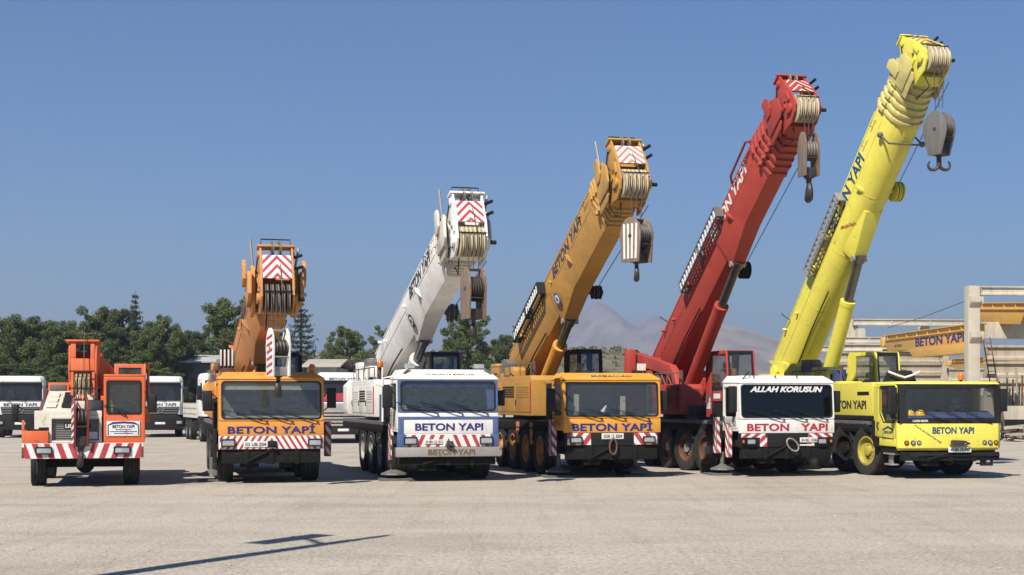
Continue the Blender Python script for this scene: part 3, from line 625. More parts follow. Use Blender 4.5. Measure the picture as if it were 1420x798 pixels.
def ropes(root, top, n, w, zlow, spread=1.0, r=0.013):
    for i in range(n):
        x = -w / 2 + w * (i + 0.5) / n
        MB().tube([(top.x + x, top.y, top.z), (top.x + x * spread, top.y, zlow)], r, 5).build('hoist_rope', M_rope, root)

# ------------------------------------------------------------------ the mobile cranes
def carrier(root, W, axles, length, rim, deck_mat, side_mat, cabD, front_z=(0.5, 0.86), steer=0.0, deck_z=1.48, tyre=TYRE, r=0.66, rim2=None):
    h = W / 2
    mb = MB().box(-0.55, 0.55, 0.2, length, 0.72, 1.3); mb.box(-h + 0.1, h - 0.1, cabD + 0.05, length, 1.16, 1.36)
    mb.box(-h + 0.12, h - 0.12, 0.1, cabD, front_z[0] + 0.3, 0.98)
    mb.build('chassis', M_chassis, root, 0.015)
    mb = MB().box(-h + 0.08, h - 0.08, 0.03, 0.2, front_z[0], front_z[1])
    for x in (-0.6, 0.0, 0.62): mb.box(x - 0.06, x + 0.06, 0.0, 0.04, front_z[0] - 0.02, front_z[1])
    mb.tube([(-0.62, 0.0, front_z[0] + 0.03), (0.05, 0.0, front_z[1])], 0.03, 6); mb.box(-0.75, -0.3, 0.1, 0.3, front_z[0] - 0.14, front_z[0]); mb.box(0.2, 0.5, 0.1, 0.3, front_z[0] - 0.1, front_z[0])
    mb.build('front_crossmember', M_chassis, root, 0.012)
    mb = MB().box(-h, h, cabD + 0.06, length, deck_z - 0.1, deck_z); mb.build('deck', deck_mat, root, 0.012)
    for s in (-1, 1):
        mb = MB().box(s * h, s * (h - 0.06), cabD + 0.3, length, deck_z - 0.30, deck_z - 0.103)
        mb.box(s * (h + 0.012), s * h, cabD + 0.35, length - 0.4, deck_z - 0.24, deck_z - 0.2)
        mb.build('side_skirt', side_mat, root, 0.01)
    for i, t in enumerate(axles):
        MB().cyl((-h + 0.3, t, r), (h - 0.3, t, r), 0.11, n=10).sphere((0, t, r), 0.24, 10, 6).build('axle', M_chassis, root)
        for s in (-1, 1):
            wheel(root, s * (h - 0.21), t, tyre, rim if i == 0 or rim2 is None else rim2, steer if i < 2 else 0.0, r)
        n = 10
        for s in (-1, 1):
            mb = MB(); loops = []
            for k in range(n + 1):
                a = math.pi * (0.12 + 0.76 * k / n); c, sn = math.cos(a), math.sin(a)
                loops.append([(s * x, t - c * rr, r + sn * rr) for x, rr in ((h - 0.42, r + 0.07), (h, r + 0.07), (h, r + 0.085), (h - 0.42, r + 0.085))])
            mb.loft(loops); mb.build('mudguard', M_black, root)
    # clutter between the wheels: tanks, boxes, hoses
    mb = MB()
    for a, b in zip(axles[:-1], axles[1:]):
        mb.box(-h + 0.25, -h + 0.5, a + 0.3, b - 0.3, 0.75, 1.15)
    for k in range(10):
        y = random.uniform(1.2, length - 1); z = random.uniform(0.55, 1.0)
        mb.tube([(-h + 0.3, y, z), (-h + 0.35, y + 0.4, z - 0.12), (-h + 0.3, y + 0.8, z + 0.05)], 0.025, 5)
    mb.build('side_box', M_chassis, root, 0.01)

def superstructure(root, M, mat, h, hood_mat=None, zdeck=1.5, pivot_rel=1.9, pz=3.0, boom_w=0.8, left_box=(-1.25, -0.5, -3.4, 0.2, 0.05, 1.15), cw=True, cabinets=True):
    """slewing deck in slew coordinates (origin on the ring centre)"""
    hood_mat = hood_mat or mat
    bw = boom_w / 2
    mb = MB().lathe([(0.9, zdeck - 0.05), (0.9, zdeck + 0.14), (0.7, zdeck + 0.14)], (0, 0, 0), (0, 0, 1), 28)
    mb.box(-bw - 0.3, bw + 0.3, -1.9, 2.6, zdeck + 0.12, zdeck + 0.5)
    for s in (-1, 1):
        mb.prism([(-1.7, zdeck + 0.5), (-1.5, zdeck + 0.75), (0.4, pz - 0.35), (pivot_rel - 0.5, pz + 0.32), (pivot_rel + 0.45, pz + 0.36), (2.6, pz - 0.5), (2.6, zdeck + 0.5)], 'x', s * (bw + 0.06), s * (bw + 0.16))
        mb.cyl((s * (bw + 0.05), pivot_rel, pz), (s * (bw + 0.24), pivot_rel, pz), 0.19, n=16)
        mb.box(s * (bw + 0.16), s * (bw + 0.5), pivot_rel - 0.9, pivot_rel + 0.5, zdeck + 0.5, pz - 0.1)
    o = mb.build('superstructure', mat, root, 0.012); o.matrix_local = M
    x0, x1, y0, y1, za, zb = left_box
    hood = MB().prism([(y0, zdeck + za), (y0, zdeck + zb - 0.12), (y0 + 0.12, zdeck + zb), (y1, zdeck + zb), (y1, zdeck + za)], 'x', x0, x1).build('engine_housing', hood_mat, o, 0.03)
    # door panels, louvres, handle on the housing flank
    n = 3; dl = (y1 - y0 - 0.3) / n
    for i in range(n):
        a = y0 + 0.14 + dl * i; MB().box(x0 - 0.012, x0 - 0.001, a, a + dl - 0.06, zdeck + za + 0.1, zdeck + zb - 0.18).build('access_panel', hood_mat, o, 0.005)
        mb = MB()
        for k in range(5): mb.box(x0 - 0.022, x0 - 0.013, a + 0.1, a + dl - 0.2, zdeck + zb - 0.34 - 0.07 * k, zdeck + zb - 0.30 - 0.07 * k)
        mb.build('louvre', M_black if i == 1 else hood_mat, o)
        MB().tube([(x0 - 0.013, a + dl - 0.16, zdeck + za + 0.3), (x0 - 0.04, a + dl - 0.16, zdeck + za + 0.32), (x0 - 0.04, a + dl - 0.16, zdeck + za + 0.44), (x0 - 0.013, a + dl - 0.16, zdeck + za + 0.46)], 0.012).build('handle', M_black, o)
    rl = [(x0 + 0.04, y0 + 0.2 + (y1 - y0 - 0.4) * i / 4) for i in range(5)]
    for (rx, ry) in rl: MB().tube([(rx, ry, zdeck + zb - 0.02), (rx, ry, zdeck + zb + 0.34)], 0.016, 5).build('rail_post', M_grey, o)
    MB().tube([(rx, ry, zdeck + zb + 0.34) for rx, ry in rl], 0.018, 6).build('handrail', M_grey, o)
    MB().cyl((x0 + 0.22, y0 + 0.5, zdeck + zb - 0.02), (x0 + 0.22, y0 + 0.5, zdeck + zb + 0.42), 0.06, n=12).build('exhaust_stack', M_rust, o)
    MB().box(x0 - 0.02, x0 - 0.001, y0 + 0.03, y0 + 0.12, zdeck + za + 0.1, zdeck + zb - 0.2).build('warning_label', M_redprint, o)
    if cw:
        mb = MB().prism([(-1.25, zdeck + 0.1), (1.25, zdeck + 0.1), (1.3, zdeck + 0.3), (1.3, zdeck + 1.0), (1.1, zdeck + 1.2), (-1.1, zdeck + 1.2), (-1.3, zdeck + 1.0), (-1.3, zdeck + 0.3)], 'y', 2.62, 3.5)
        mb.build('counterweight', hood_mat, o, 0.03)
    mb = MB().cyl((-0.36, pivot_rel + 0.2, pz - 0.5), (0.36, pivot_rel + 0.2, pz - 0.5), 0.3, n=20)
    for s in (-1, 1): mb.cyl((s * 0.36, pivot_rel + 0.2, pz - 0.5), (s * 0.4, pivot_rel + 0.2, pz - 0.5), 0.42, n=20)
    mb.build('winch_drum', M_grey, o)
    # cabinets and plates beside the boom foot
    for a, b, z1, xx in () if not cabinets else ((-0.6, 0.5, 0.05, -0.62), (0.55, 1.3, 0.30, -0.50), (1.35, 2.2, 0.20, -0.72)):
        MB().prism([(a, zdeck + zb - 0.05), (a, pz + z1 - 0.1), (a + 0.1, pz + z1), (b, pz + z1), (b, zdeck + zb - 0.05)], 'x', -bw - 0.18 + xx * 0.6, -bw - 0.18).build('deck_cabinet', M_grey if a == 0.55 else mat, o, 0.008)
    # hoses, valves and pipework around the boom foot
    for k in range(9):
        x = random.uniform(-bw - 0.55, -bw - 0.12); y = random.uniform(-1.2, 1.4); z = zdeck + random.uniform(0.55, 0.95)
        MB().tube([(x, y, z), (x - 0.05, y + 0.1, z + 0.28), (x + 0.12, y + 0.35, z + 0.42), (x + 0.25, y + 0.5, z + 0.2)], random.uniform(0.018, 0.03), 6).build('hose', M_black if k % 3 else mat, o)
    for k in range(7):
        x = random.uniform(-bw - 0.65, -bw - 0.2); y = random.uniform(-0.9, 1.9); z = zdeck + zb + 0.0 - 0.05
        d = random.uniform(0.1, 0.24); MB().box(x, x + d, y, y + d * 1.3, z, z + random.uniform(0.1, 0.42)).build('valve_block', (mat, M_black, M_grey)[k % 3], o, 0.015)
    return o

def big_crane(loc, theta, label, W, cabD, zs, axles, length, mats, pivot, tip, slew=0.0, slew_t=7.0, boom_wh=(0.8, 1.0), kind='flat', elev_extra=0, **k):
    """zs = (zb, zw, zt, zr) cab heights; pivot = (t, z); tip = (t, z) of the head sheave axle, both in slewed coordinates"""
    root = empty('mobile_crane', loc, theta, label, 'mobile crane', 'mobile cranes parked in a row')
    pitch = k.get('pitch', 0.17); n_col = k.get('n_col', 4); w, h = boom_wh
    n0 = (1 - 0.024 * n_col) * 0.5 * h * 0.62
    dt, dz = pivot[0] - tip[0], tip[1] - pivot[1]; D = math.hypot(dt, dz)
    e = math.atan2(dz, dt) + math.asin(n0 / D); L = math.sqrt(D * D - n0 * n0) - 0.74 - (pitch - 0.27)
    M = boom_matrix(slew_t, slew, pivot[0], pivot[1], e)
    S = Matrix.Translation((0, slew_t, 0)) @ Matrix.Rotation(slew, 4, 'Z')
    boom, sp, hw = make_boom(root, M, L, w, h, kind, mats['boom'], mats.get('collar', mats['boom']), n_col, k.get('txt'), k.get('txt_mat'), k.get('sheaves', [M_sheave, M_sheavedark]), k.get('n_sh', 5), k.get('jib'), k.get('reel'), k.get('head_stripes', True), pitch, k.get('emblem'), k.get('bracket_u', 0.4), k.get('collar_edge'), k.get('rods', True), k.get('txt_u', (0.55, 0.8)), k.get('txt_h', 0.36), k.get('hs_duty', 0.45), k.get('cheek_w', 0.14))
    bp = M @ Vector((0, -L * k.get('bracket_u', 0.4), -h * 0.68))
    lp = S @ Vector((0, pivot[0] - slew_t - k.get('cyl_dt', 1.35), pivot[1] - 1.0))
    luff_cylinder(root, lp, bp, k.get('cyl_r', 0.21), mats.get('cyl', mats['boom']), k.get('cyl_frac', 0.70))
    sup = superstructure(root, S, mats['super'], h, mats.get('hood'), pivot_rel=pivot[0] - slew_t, pz=pivot[1], boom_w=w, **k.get('sup', {}))
    carrier(root, W, axles, length, mats['rim'], mats.get('deck', M_grey), mats.get('skirt', M_chassis), cabD, k.get('front_z', (0.5, 0.86)), k.get('steer', 0.0), rim2=mats.get('rim2'))
    uc = k['ucab']; upper_cab(root, *uc, mats.get('ucab', mats['super']), S, mats.get('uframe', M_black))
    return root, sp, boom

TH = R(14)
def rot(x, y, th): return (x * math.cos(th) - y * math.sin(th), x * math.sin(th) + y * math.cos(th))
def place(loc, th, p): r = rot(p[0], p[1], th); return (loc[0] + r[0], loc[1] + r[1], p[2])

# ---- crane 2: amber carrier, steep brow, amber boom
def crane_amber():
    loc = (-5.88, 35.3, 0); W = 2.55
    rim = rim_mesh(0.66, 0.4, M_grey)
    root, sp, boom = big_crane(loc, TH, 'amber yellow crane with low boom, between the small orange crane and the white crane', W, 1.25, (1.18, 1.54, 2.55, 2.74), (1.5, 3.1, 6.2, 7.8), 10.6,
        dict(collar=M_ambercollar, boom=M_amberboom, super=M_amberboom, rim=rim, hood=M_amber, skirt=M_chassis, ucab=M_black), (8.9, 2.95), (-1.55, 4.42), boom_wh=(1.0, 1.2), n_col=4,
        txt='BETON YAPI', txt_mat=M_darkprint, txt_u=(0.5, 0.72), ucab=(0.42, 1.22, -2.3, -0.7, 1.75, 3.38), sup=dict(left_box=(-1.22, -0.55, -3.2, 1.9, 0.05, 1.05)), n_sh=5, cyl_dt=3.0, cheek_w=0.30, bracket_u=0.52, sheaves=[M_sheavedark, M_sheavedark])
    cab = flat_cab(root, W, 1.25, 1.18, 1.54, 2.55, 2.74, M_amber)
    text('BETON YAPİ', (0.0, -0.001, 1.345), 2.12, 0.235, M_navy, cab, bold=0.034, space=1.05)
    p = MB().box(-W / 2, W / 2, 0.0, 0.09, 0.85, 1.178).build('bumper', M_white, root, 0.01)
    stripes(p, (-W / 2 + 0.02, -0.006, 0.855), W - 0.04, 0.318, 0.155, 0.62, mirror=True, duty=0.42)
    for s in (-1, 1): headlight(p, s * 1.05 - 0.17, s * 1.05 + 0.17, 0.91, 1.1, -0.012)
    plate(p, '03 UB 204', -0.68, -0.1, 0.9, 1.04, -0.03); MB().box(-0.1, 0.12, -0.06, 0.0, 0.89, 1.05).box(-0.04, 0.06, -0.14, -0.05, 0.93, 1.0).build('tow_coupling', M_black, p, 0.012)
    for x, a in ((-0.12, 14), (0.5, 14), (1.12, 14)): wiper(cab, x, 1.52, -0.01, 0.75, a, 0.07)
    MB().box(-W / 2 + 0.09, W / 2 - 0.09, 0.11, 0.13, 2.30, 2.5).build('sun_visor', M_cloth, cab)
    MB().box(-W / 2 + 0.1, W / 2 - 0.1, 0.07, 0.3, 1.6, 1.66).build('reflection_strip', M_cloth, cab, 0.01)  # beige strip standing in for ground reflected low in the windscreen
    mirror(root, -W / 2 - 0.26, 0.1, 1.78, 2.28, 0.24, (-W / 2 + 0.02, 0.2, 1.7)); mirror(root, W / 2 + 0.2, 0.1, 1.85, 2.35, 0.22, (W / 2 - 0.02, 0.2, 1.75))
    beacon(root, -W / 2 + 0.0, 0.9, 2.72, M_rust); beacon(root, W / 2 - 0.25, 0.4, 2.70, M_amberlens)
    MB().box(-W / 2 - 0.1, -W / 2 - 0.02, 0.35, 1.2, 0.5, 2.1).build('side_tank', M_black, root, 0.03)
    outrigger(root, W / 2 + 0.28, 1.5, 0.6, 1.5, 0.16, 0.9, False); outrigger(root, -W / 2 + 0.03, 1.5, 0.55, 1.3, 0.18, 0.9, True, -W / 2 - 0.1)
    top = sp; ropes(root, top, 4, 0.42, 3.62, 0.9)
    b = place(loc, TH, (top.x, top.y, 3.72))
    hook_block(b, TH + R(20), 0.40, 1.12, [M_whiteprint, M_redprint], 4, 'white hook block with red stripes hanging over the amber cab roof', M_hook, 1.0, True, spin=56, taper=0.92, core=M_steel, pk=0.19)
    # swing-away jib end standing up on the left of the boom foot
    mb = MB(); mb.slot(0).box(-1.08, -0.72, 3.4, 3.6, 2.5, 3.35)
    for i in range(4): mb.slot(1).box(-1.10 + 0.1 * i, -1.04 + 0.1 * i, 3.36, 3.4, 2.95, 3.4)
    mb.build('folded_jib', [M_rust, M_whiteprint], root, 0.01)

# ---- crane 3: white with blue trim
def crane_white():
    loc = (-1.593, 36.2, 0); W = 2.6
    rim = rim_mesh(0.66, 0.4, M_greyrim)
    root, sp, boom = big_crane(loc, TH, 'white mobile crane with blue trimmed cab and white boom', W, 1.2, (1.2, 1.74, 2.56, 2.82), (1.5, 3.1, 4.7, 6.3), 10.6,
        dict(collar=M_whitecollar, boom=M_white, super=M_white, rim=rim, deck=M_grey, ucab=M_grey, cyl=M_white), (8.9, 3.0), (-2.55, 5.75), boom_wh=(0.94, 1.14), n_col=4,
        txt='BETON YAPI', txt_mat=M_darkprint, txt_u=(0.56, 0.83), ucab=(0.40, 1.30, -2.5, -1.0, 1.8, 3.42), sup=dict(left_box=(-1.28, -0.5, -3.0, 1.6, 0.08, 1.12)), n_sh=6,
        reel=(0.56, M_grey, 0.24), cheek_w=0.2, emblem=[M_black, M_whiteprint], bracket_u=0.50, cyl_dt=1.9, front_z=(0.42, 0.66))
    cab = flat_cab(root, W - 0.04, 1.2, 1.2, 1.74, 2.56, 2.82, M_white, frame_mat=M_blue, roof_in=0.22)
    MB().box(-W / 2 + 0.02, W / 2 - 0.02, -0.014, 0.0, 1.57, 1.635).build('blue_band', M_blue, cab, 0.004)
    for s in (-1, 1):
        MB().box(s * (W / 2 - 0.02), s * (W / 2 - 0.16), -0.012, 0.0, 1.2, 1.57).build('blue_band', M_blue, cab, 0.004)
        MB().box(s * (W / 2 + 0.0), s * (W / 2 - 0.2), -0.02, 0.1, 0.87, 1.198).build('bumper_corner', M_blue, root, 0.015)
    text('BETON YAPI', (0.02, -0.001, 1.375), 1.74, 0.185, M_navy, cab, bold=0.03)
    text('YA ALLAH YA BİSMİLLAH', (0.05, 0.125, 2.695), 1.25, 0.075, M_darkprint, cab, bold=0.0, frame=(Vector((1, 0, 0)), Vector((0, 0.66, 0.75)).normalized(), Vector((0, -0.75, 0.66)).normalized()), depth=0.012)
    p = MB().box(-W / 2 + 0.2, W / 2 - 0.2, 0.0, 0.09, 0.87, 1.198).build('lower_panel', M_white, root, 0.008)
    stripes(p, (-W / 2 + 0.21, -0.005, 0.88), W - 0.42, 0.3, 0.24, 0.45, mirror=True, duty=0.42, start=0.03)
    for s in (-1, 1): headlight(p, s * 0.97 - 0.17, s * 0.97 + 0.17, 0.93, 1.13, -0.012)
    plate(p, '33 BN 12 151', -0.62, -0.16, 0.95, 1.06, -0.03)
    b = MB().prism([(-0.10, 0.63), (-0.10, 0.87), (0.12, 0.868), (0.12, 0.63)], 'x', -W / 2 - 0.04, W / 2 + 0.04).build('bumper', M_steel, root, 0.02)
    text('BETON YAPI', (0.06, -0.101, 0.745), 1.2, 0.15, M_rusttext, b, bold=0.03)
    mb = MB().tube([(0.02, -0.05, 0.9), (0.0, -0.17, 0.95), (0.1, -0.2, 0.9), (0.05, -0.12, 0.82), (-0.08, -0.14, 0.9)], 0.03); mb.cbox((0.02, -0.08, 0.95), (0.16, 0.12, 0.14)); mb.build('tow_coupling', M_hook, root, 0.01)
    for x, a in ((-0.28, 14), (0.35, 14), (1.0, 14)): wiper(cab, x, 1.70, -0.015, 0.8, a, 0.07)
    # scalloped fringe and a side curtain behind the glass
    mb = MB(); n = 36; top = []; bot = []
    for i in range(n + 1):
        x = -W / 2 + 0.14 + (W - 0.28) * i / n; top.append((x, 0.13, 2.50)); bot.append((x, 0.12 + 0.012 * (i % 2), 2.44 - 0.06 * abs(math.sin(math.pi * 6 * i / n))))
    mb.add(top + bot, [(i, i + 1, n + 2 + i, n + 1 + i) for i in range(n)]).build('curtain_fringe', M_curtain, cab, smooth=0, recalc=False)
    mb = MB(); pr_ = [(W / 2 - 0.34 + 0.018 * i, 0.14 + 0.03 * (i % 2)) for i in range(13)]
    mb.add([(x + 0.08 * (1 - z), y, 1.85 + 0.6 * z) for z in (0, 1) for x, y in pr_], [(i, i + 1, 14 + i, 13 + i) for i in range(12)]).build('side_curtain', M_curtain, cab, smooth=0, recalc=False)
    mirror(root, -W / 2 - 0.2, 0.25, 1.85, 2.4, 0.26, (-W / 2 + 0.02, 0.25, 1.8)); mirror(root, W / 2 + 0.14, 0.35, 1.9, 2.3, 0.18, (W / 2 - 0.02, 0.35, 1.85))
    MB().tube([(-W / 2 - 0.25, 0.75, 1.5), (-W / 2 - 0.25, 0.7, 2.6), (-W / 2 + 0.05, 0.72, 2.66)], 0.03).build('grab_rail', M_white, root)
    for x in (-0.9, 0.9): MB().box(x - 0.13, x + 0.13, 0.5, 0.62, 2.86, 2.97).cyl((x, 0.56, 2.8), (x, 0.56, 2.87), 0.02, n=6).build('roof_lamp', [M_lens], root, 0.02)
    for s in (-1, 1): MB().tube([(s * 1.12, 0.12, 2.72), (s * 0.95, 0.2, 2.85)], 0.028).build('roof_rail', M_grey, root)
    MB().box(-W / 2 - 0.06, -W / 2 + 0.18, 1.3, 2.0, 1.5, 2.45).build('air_filter_box', M_black, root, 0.03)
    MB().box(-W / 2 - 0.04, -W / 2 + 0.3, 2.1, 2.7, 1.5, 2.2).build('oil_tank', M_blue, root, 0.03)
    beacon(root, -1.05, 4.4, 2.9, M_amberlens)
    outrigger(root, -W / 2 + 0.02, 0.95, 0.5, 1.45, 0.1, 0.9, True, -W / 2 + 0.1)
    outrigger(root, W / 2 - 0.02, 0.95, 0.5, 1.45, 0.1, 0.9, False)
    ropes(root, sp, 3, 0.42, 5.05, 0.8)
    hook_block(place(loc, TH, (sp.x, sp.y, 5.12)), TH + R(10), 0.38, 1.2, [M_scuffed], 5, 'rusty black hook block with pale scuffed plates under the white boom', M_hook, 0.95, False, spin=58, taper=0.85, pk=0.25)

# ---- crane 4: ochre yellow
def crane_ochre():
    loc = (2.63, 37.7, 0); W = 2.66
    rim = rim_mesh(0.66, 0.4, M_amberboom, M_amber)
    root, sp, boom = big_crane(loc, TH, 'ochre yellow crane with ochre boom, between the white crane and the red boom crane', W, 1.15, (1.2, 1.58, 2.56, 2.76), (2.5, 4.1, 5.6, 7.2), 10.8,
        dict(collar=M_ochrecollar, boom=M_ochreboom, super=M_ochreboom, hood=M_ochreboom, rim=rim, deck=M_black, ucab=M_black, cyl=M_ochre), (8.9, 3.0), (-1.6, 7.47), boom_wh=(1.02, 1.26), n_col=4,
        txt='BETON YAPI', txt_mat=M_darkprint, txt_u=(0.52, 0.80), ucab=(0.46, 1.22, -2.4, -0.8, 1.85, 3.55), sup=dict(left_box=(-1.3, -0.5, -3.6, 1.8, 0.1, 1.25)), n_sh=6,
        jib=(0.15, 0.44, M_whiteprint, M_black), head_stripes=[M_whiteprint, M_pink], reel=(0.52, M_hook, 0.2), emblem=[M_blue, M_whiteprint], bracket_u=0.47)
    cab = flat_cab(root, W, 1.15, 1.2, 1.58, 2.56, 2.76, M_ochre)
    text('BETON YAPİ', (0.0, -0.001, 1.37), 2.2, 0.265, M_navy, cab, bold=0.034, space=1.03)
    text('MAŞALLAH', (0.0, 0.12, 2.67), 1.1, 0.085, M_grey, cab, bold=0.01, frame=(Vector((1, 0, 0)), Vector((0, 0.66, 0.75)).normalized(), Vector((0, -0.75, 0.66)).normalized()), depth=0.012)
    b = MB().box(-W / 2 + 0.05, W / 2 - 0.05, 0.01, 0.15, 0.86, 1.198).build('bumper', M_black, root, 0.012)
    for s in (-1, 1):
        stripes(b, (-W / 2 + 0.1 if s < 0 else W / 2 - 0.74, 0.004, 0.88), 0.64, 0.31, 0.3, s * -0.75, duty=0.5, start=0.06 if s < 0 else 0.2)
        headlight(b, s * 1.0 - 0.17, s * 1.0 + 0.17, 0.92, 1.1, -0.008)
    plate(b, '3500 13 3004', -0.3, 0.3, 1.03, 1.18, -0.015)
    mb = MB(); mb.tube([(0.14 * math.cos(2 * math.pi * i / 16) * 0.7, -0.06, 0.83 + 0.2 * math.sin(2 * math.pi * i / 16)) for i in range(17)], 0.028); mb.build('tow_shackle', M_rust, root)
    for x, a in ((-0.3, 12), (0.35, 12), (1.0, 12)): wiper(cab, x, 1.555, -0.01, 0.75, a, 0.07)
    MB().box(0.55, 1.1, 0.6, 0.9, 1.7, 2.2).build('seat_cover', M_darkred, cab, 0.08); MB().cyl((-0.2, 0.25, 1.72), (-0.1, 0.25, 1.9), 0.06, 0.02, n=8).build('paper_cup', M_whiteprint, cab)
    MB().box(0.28, 0.42, 0.2, 0.24, 1.66, 2.15).build('sun_blind', M_cloth, cab); MB().box(-0.98, -0.86, 0.2, 0.24, 1.66, 2.2).build('sun_blind', M_cloth, cab)
    mirror(root, -W / 2 - 0.3, 0.12, 1.75, 2.35, 0.2, (-W / 2 + 0.02, 0.2, 1.7)); mirror(root, W / 2 + 0.16, 0.25, 1.75, 2.3, 0.2, (W / 2 - 0.02, 0.25, 1.7))
    MB().box(-W / 2 + 0.0, -W / 2 + 0.28, 1.2, 1.75, 0.6, 2.5).build('side_tank', M_black, root, 0.02)
    text('LIEBHERR', (-W / 2 + 0.14, 1.19, 2.0), 0.6, 0.1, M_whiteprint, root, bold=0.03, rot=R(-90))
    outrigger(root, -W / 2 - 0.0, 0.92, 0.55, 1.55, 0.16, 0.9, True, -W / 2 + 0.15); outrigger(root, W / 2 - 0.35, 0.92, 0.55, 0.85, 0.16, 0.9, True)
    beacon(root, -W / 2 + 0.35, 1.3, 2.55, M_amberlens)
    for t in (3.3, 4.85): MB().loft([[(-W / 2 - 0.01, t - 0.2, 1.42), (-W / 2 - 0.01, t + 0.2, 1.42), (-W / 2 + 0.05, t + 0.2, 1.42), (-W / 2 + 0.05, t - 0.2, 1.42)], [(-W / 2 - 0.01, t - 0.08, 0.8), (-W / 2 - 0.01, t + 0.08, 0.8), (-W / 2 + 0.05, t + 0.08, 0.8), (-W / 2 + 0.05, t - 0.08, 0.8)]]).build('axle_strut', M_amberboom, root, 0.01)
    ropes(root, sp, 3, 0.5, 6.62, 0.7)
    hook_block(place(loc, TH, (sp.x, sp.y, 6.58)), TH + R(30), 0.46, 1.12, [M_scuffed, M_whiteprint], 5, 'grey hook block with white and brown striped side plate under the ochre boom', M_hook, 0.95, True, spin=44, taper=0.85, vert=True)

# ---- crane 5: white cab, red boom
def crane_red():
    loc = (7.33, 38.4, 0); W = 2.74
    rim = rim_mesh(0.66, 0.4, M_rust, M_greyrim)
    root, sp, boom = big_crane(loc, TH, 'crane with white cab and red superstructure and boom', W, 1.15, (1.17, 1.54, 2.49, 2.70), (2.5, 4.1, 5.7, 7.3), 11.2,
        dict(collar=M_redcollar, boom=M_red, super=M_red, hood=M_red, rim=rim, deck=M_grey, ucab=M_red, cyl=M_red), (8.9, 3.1), (-1.0, 9.6), boom_wh=(0.96, 1.18), n_col=5,
        txt='BETON YAPI', txt_mat=M_whiteprint, txt_u=(0.54, 0.81), txt_h=0.4, ucab=(0.30, 1.22, -2.2, -0.4, 1.9, 3.55), sup=dict(left_box=(-1.32, -0.62, -2.5, 0.0, 0.12, 1.02), cabinets=False), n_sh=5,
        jib=(0.33, 0.64, M_whiteprint, M_grey), reel=(0.47, M_black, 0.26), collar_edge=M_red, pitch=0.24, head_stripes=[M_red, M_whiteprint], bracket_u=0.56, rods=False, hs_duty=0.22, steer=R(9))
    cab = flat_cab(root, W, 1.15, 1.17, 1.54, 2.49, 2.70, M_white, glass_mat=M_tint, ins=0.07, wtop=2.45, inner=True)
    text('ALLAH KORUSUN', (0.0, 0.055, 2.335), 2.1, 0.155, M_whiteprint, cab, bold=0.045, shear=0.3)
    text('BETON', (-0.55, -0.001, 1.325), 1.2, 0.20, M_redtext, cab, bold=0.034, space=1.05); text('YAPI', (0.78, -0.001, 1.325), 0.78, 0.20, M_redtext, cab, bold=0.034, space=1.05)
    b = MB().box(-W / 2 + 0.02, W / 2 - 0.02, 0.01, 0.15, 0.80, 1.165).build('bumper', M_black, root, 0.012)
    for s in (-1, 1):
        stripes(b, (-W / 2 + 0.06 if s < 0 else W / 2 - 0.76, 0.004, 1.055), 0.7, 0.105, 0.28, s * -1.3, duty=0.5)
        stripes(b, (-0.78 if s < 0 else 0.58, 0.004, 0.815), 0.2, 0.24, 0.28, s * -1.1, duty=0.5, start=0.06)
        headlight(b, s * 1.02 - 0.16, s * 1.02 + 0.12, 0.86, 1.04, -0.008); headlight(b, s * 1.26 - 0.07, s * 1.26 + 0.05, 0.88, 1.02, -0.008, 'indicator', M_amberlens)
    plate(b, '34 BS 1106', 0.36, 0.88, 0.92, 1.05, -0.02); MB().box(0.36, 0.76, -0.004, 0.006, 0.83, 0.87).build('reflector_strip', M_whiteprint, b)
    MB().tube([(0.12 + 0.15 * math.cos(2 * math.pi * i / 16) + 0.08 * math.sin(2 * math.pi * i / 16), -0.08, 0.86 - 0.17 * math.sin(2 * math.pi * i / 16)) for i in range(17)], 0.022).build('tow_rope', M_steel, root)
    for x, a in ((-0.1, 12), (0.55, 12), (1.15, 12)): wiper(cab, x, 1.52, -0.01, 0.75, a, 0.07)
    mirror(root, -W / 2 - 0.1, 0.2, 1.72, 2.42, 0.2, (-W / 2 + 0.02, 0.2, 1.6)); mirror(root, W / 2 + 0.18, 0.25, 1.72, 2.3, 0.2, (W / 2 - 0.02, 0.25, 1.6))
    MB().tube([(-W / 2 + 0.1, 0.15, 2.55), (-W / 2 + 0.3, 0.1, 2.78), (-W / 2 + 0.35, 0.2, 2.8)], 0.016).build('grab_rail', M_black, root)
    for i in range(3): MB().box(-0.9 + 0.62 * i, -0.895 + 0.62 * i, 0.1, 0.2, 2.64, 2.703).build('roof_seam', M_grey, cab)
    s1 = MB().prism(rrect(0.45, 0.85, 1.12, 1.42, 0.01), 'x', -W / 2 - 0.016, -W / 2 - 0.02).build('door_sign', M_whiteprint, cab, smooth=0)
    mb = MB().box(-W / 2 - 0.022, -W / 2 - 0.018, 0.46, 0.49, 1.12, 1.36); mb.box(-W / 2 - 0.022, -W / 2 - 0.018, 0.81, 0.84, 1.12, 1.36); mb.prism([(0.44, 1.36), (0.65, 1.43), (0.86, 1.36), (0.86, 1.33), (0.65, 1.39), (0.44, 1.33)], 'x', -W / 2 - 0.022, -W / 2 - 0.018); mb.build('sign_arch', M_redtext, cab, smooth=0)
    text('BETON YAPI', (-W / 2 - 0.017, 0.65, 1.27), 0.3, 0.05, M_redtext, cab, frame=LEFT, bold=0.02)
    MB().box(-W / 2 + 0.02, -W / 2 + 0.6, 1.2, 2.0, 1.0, 2.42).build('side_tank', M_black, root, 0.03)
    mb = MB().ring(rrect(1.25, 1.85, 2.02, 2.3, 0.02), rrect(1.3, 1.8, 2.08, 2.24, 0.02), 'x', -W / 2 - 0.01, -W / 2 + 0.018); mb.build('sign_frame', M_redprint, root)
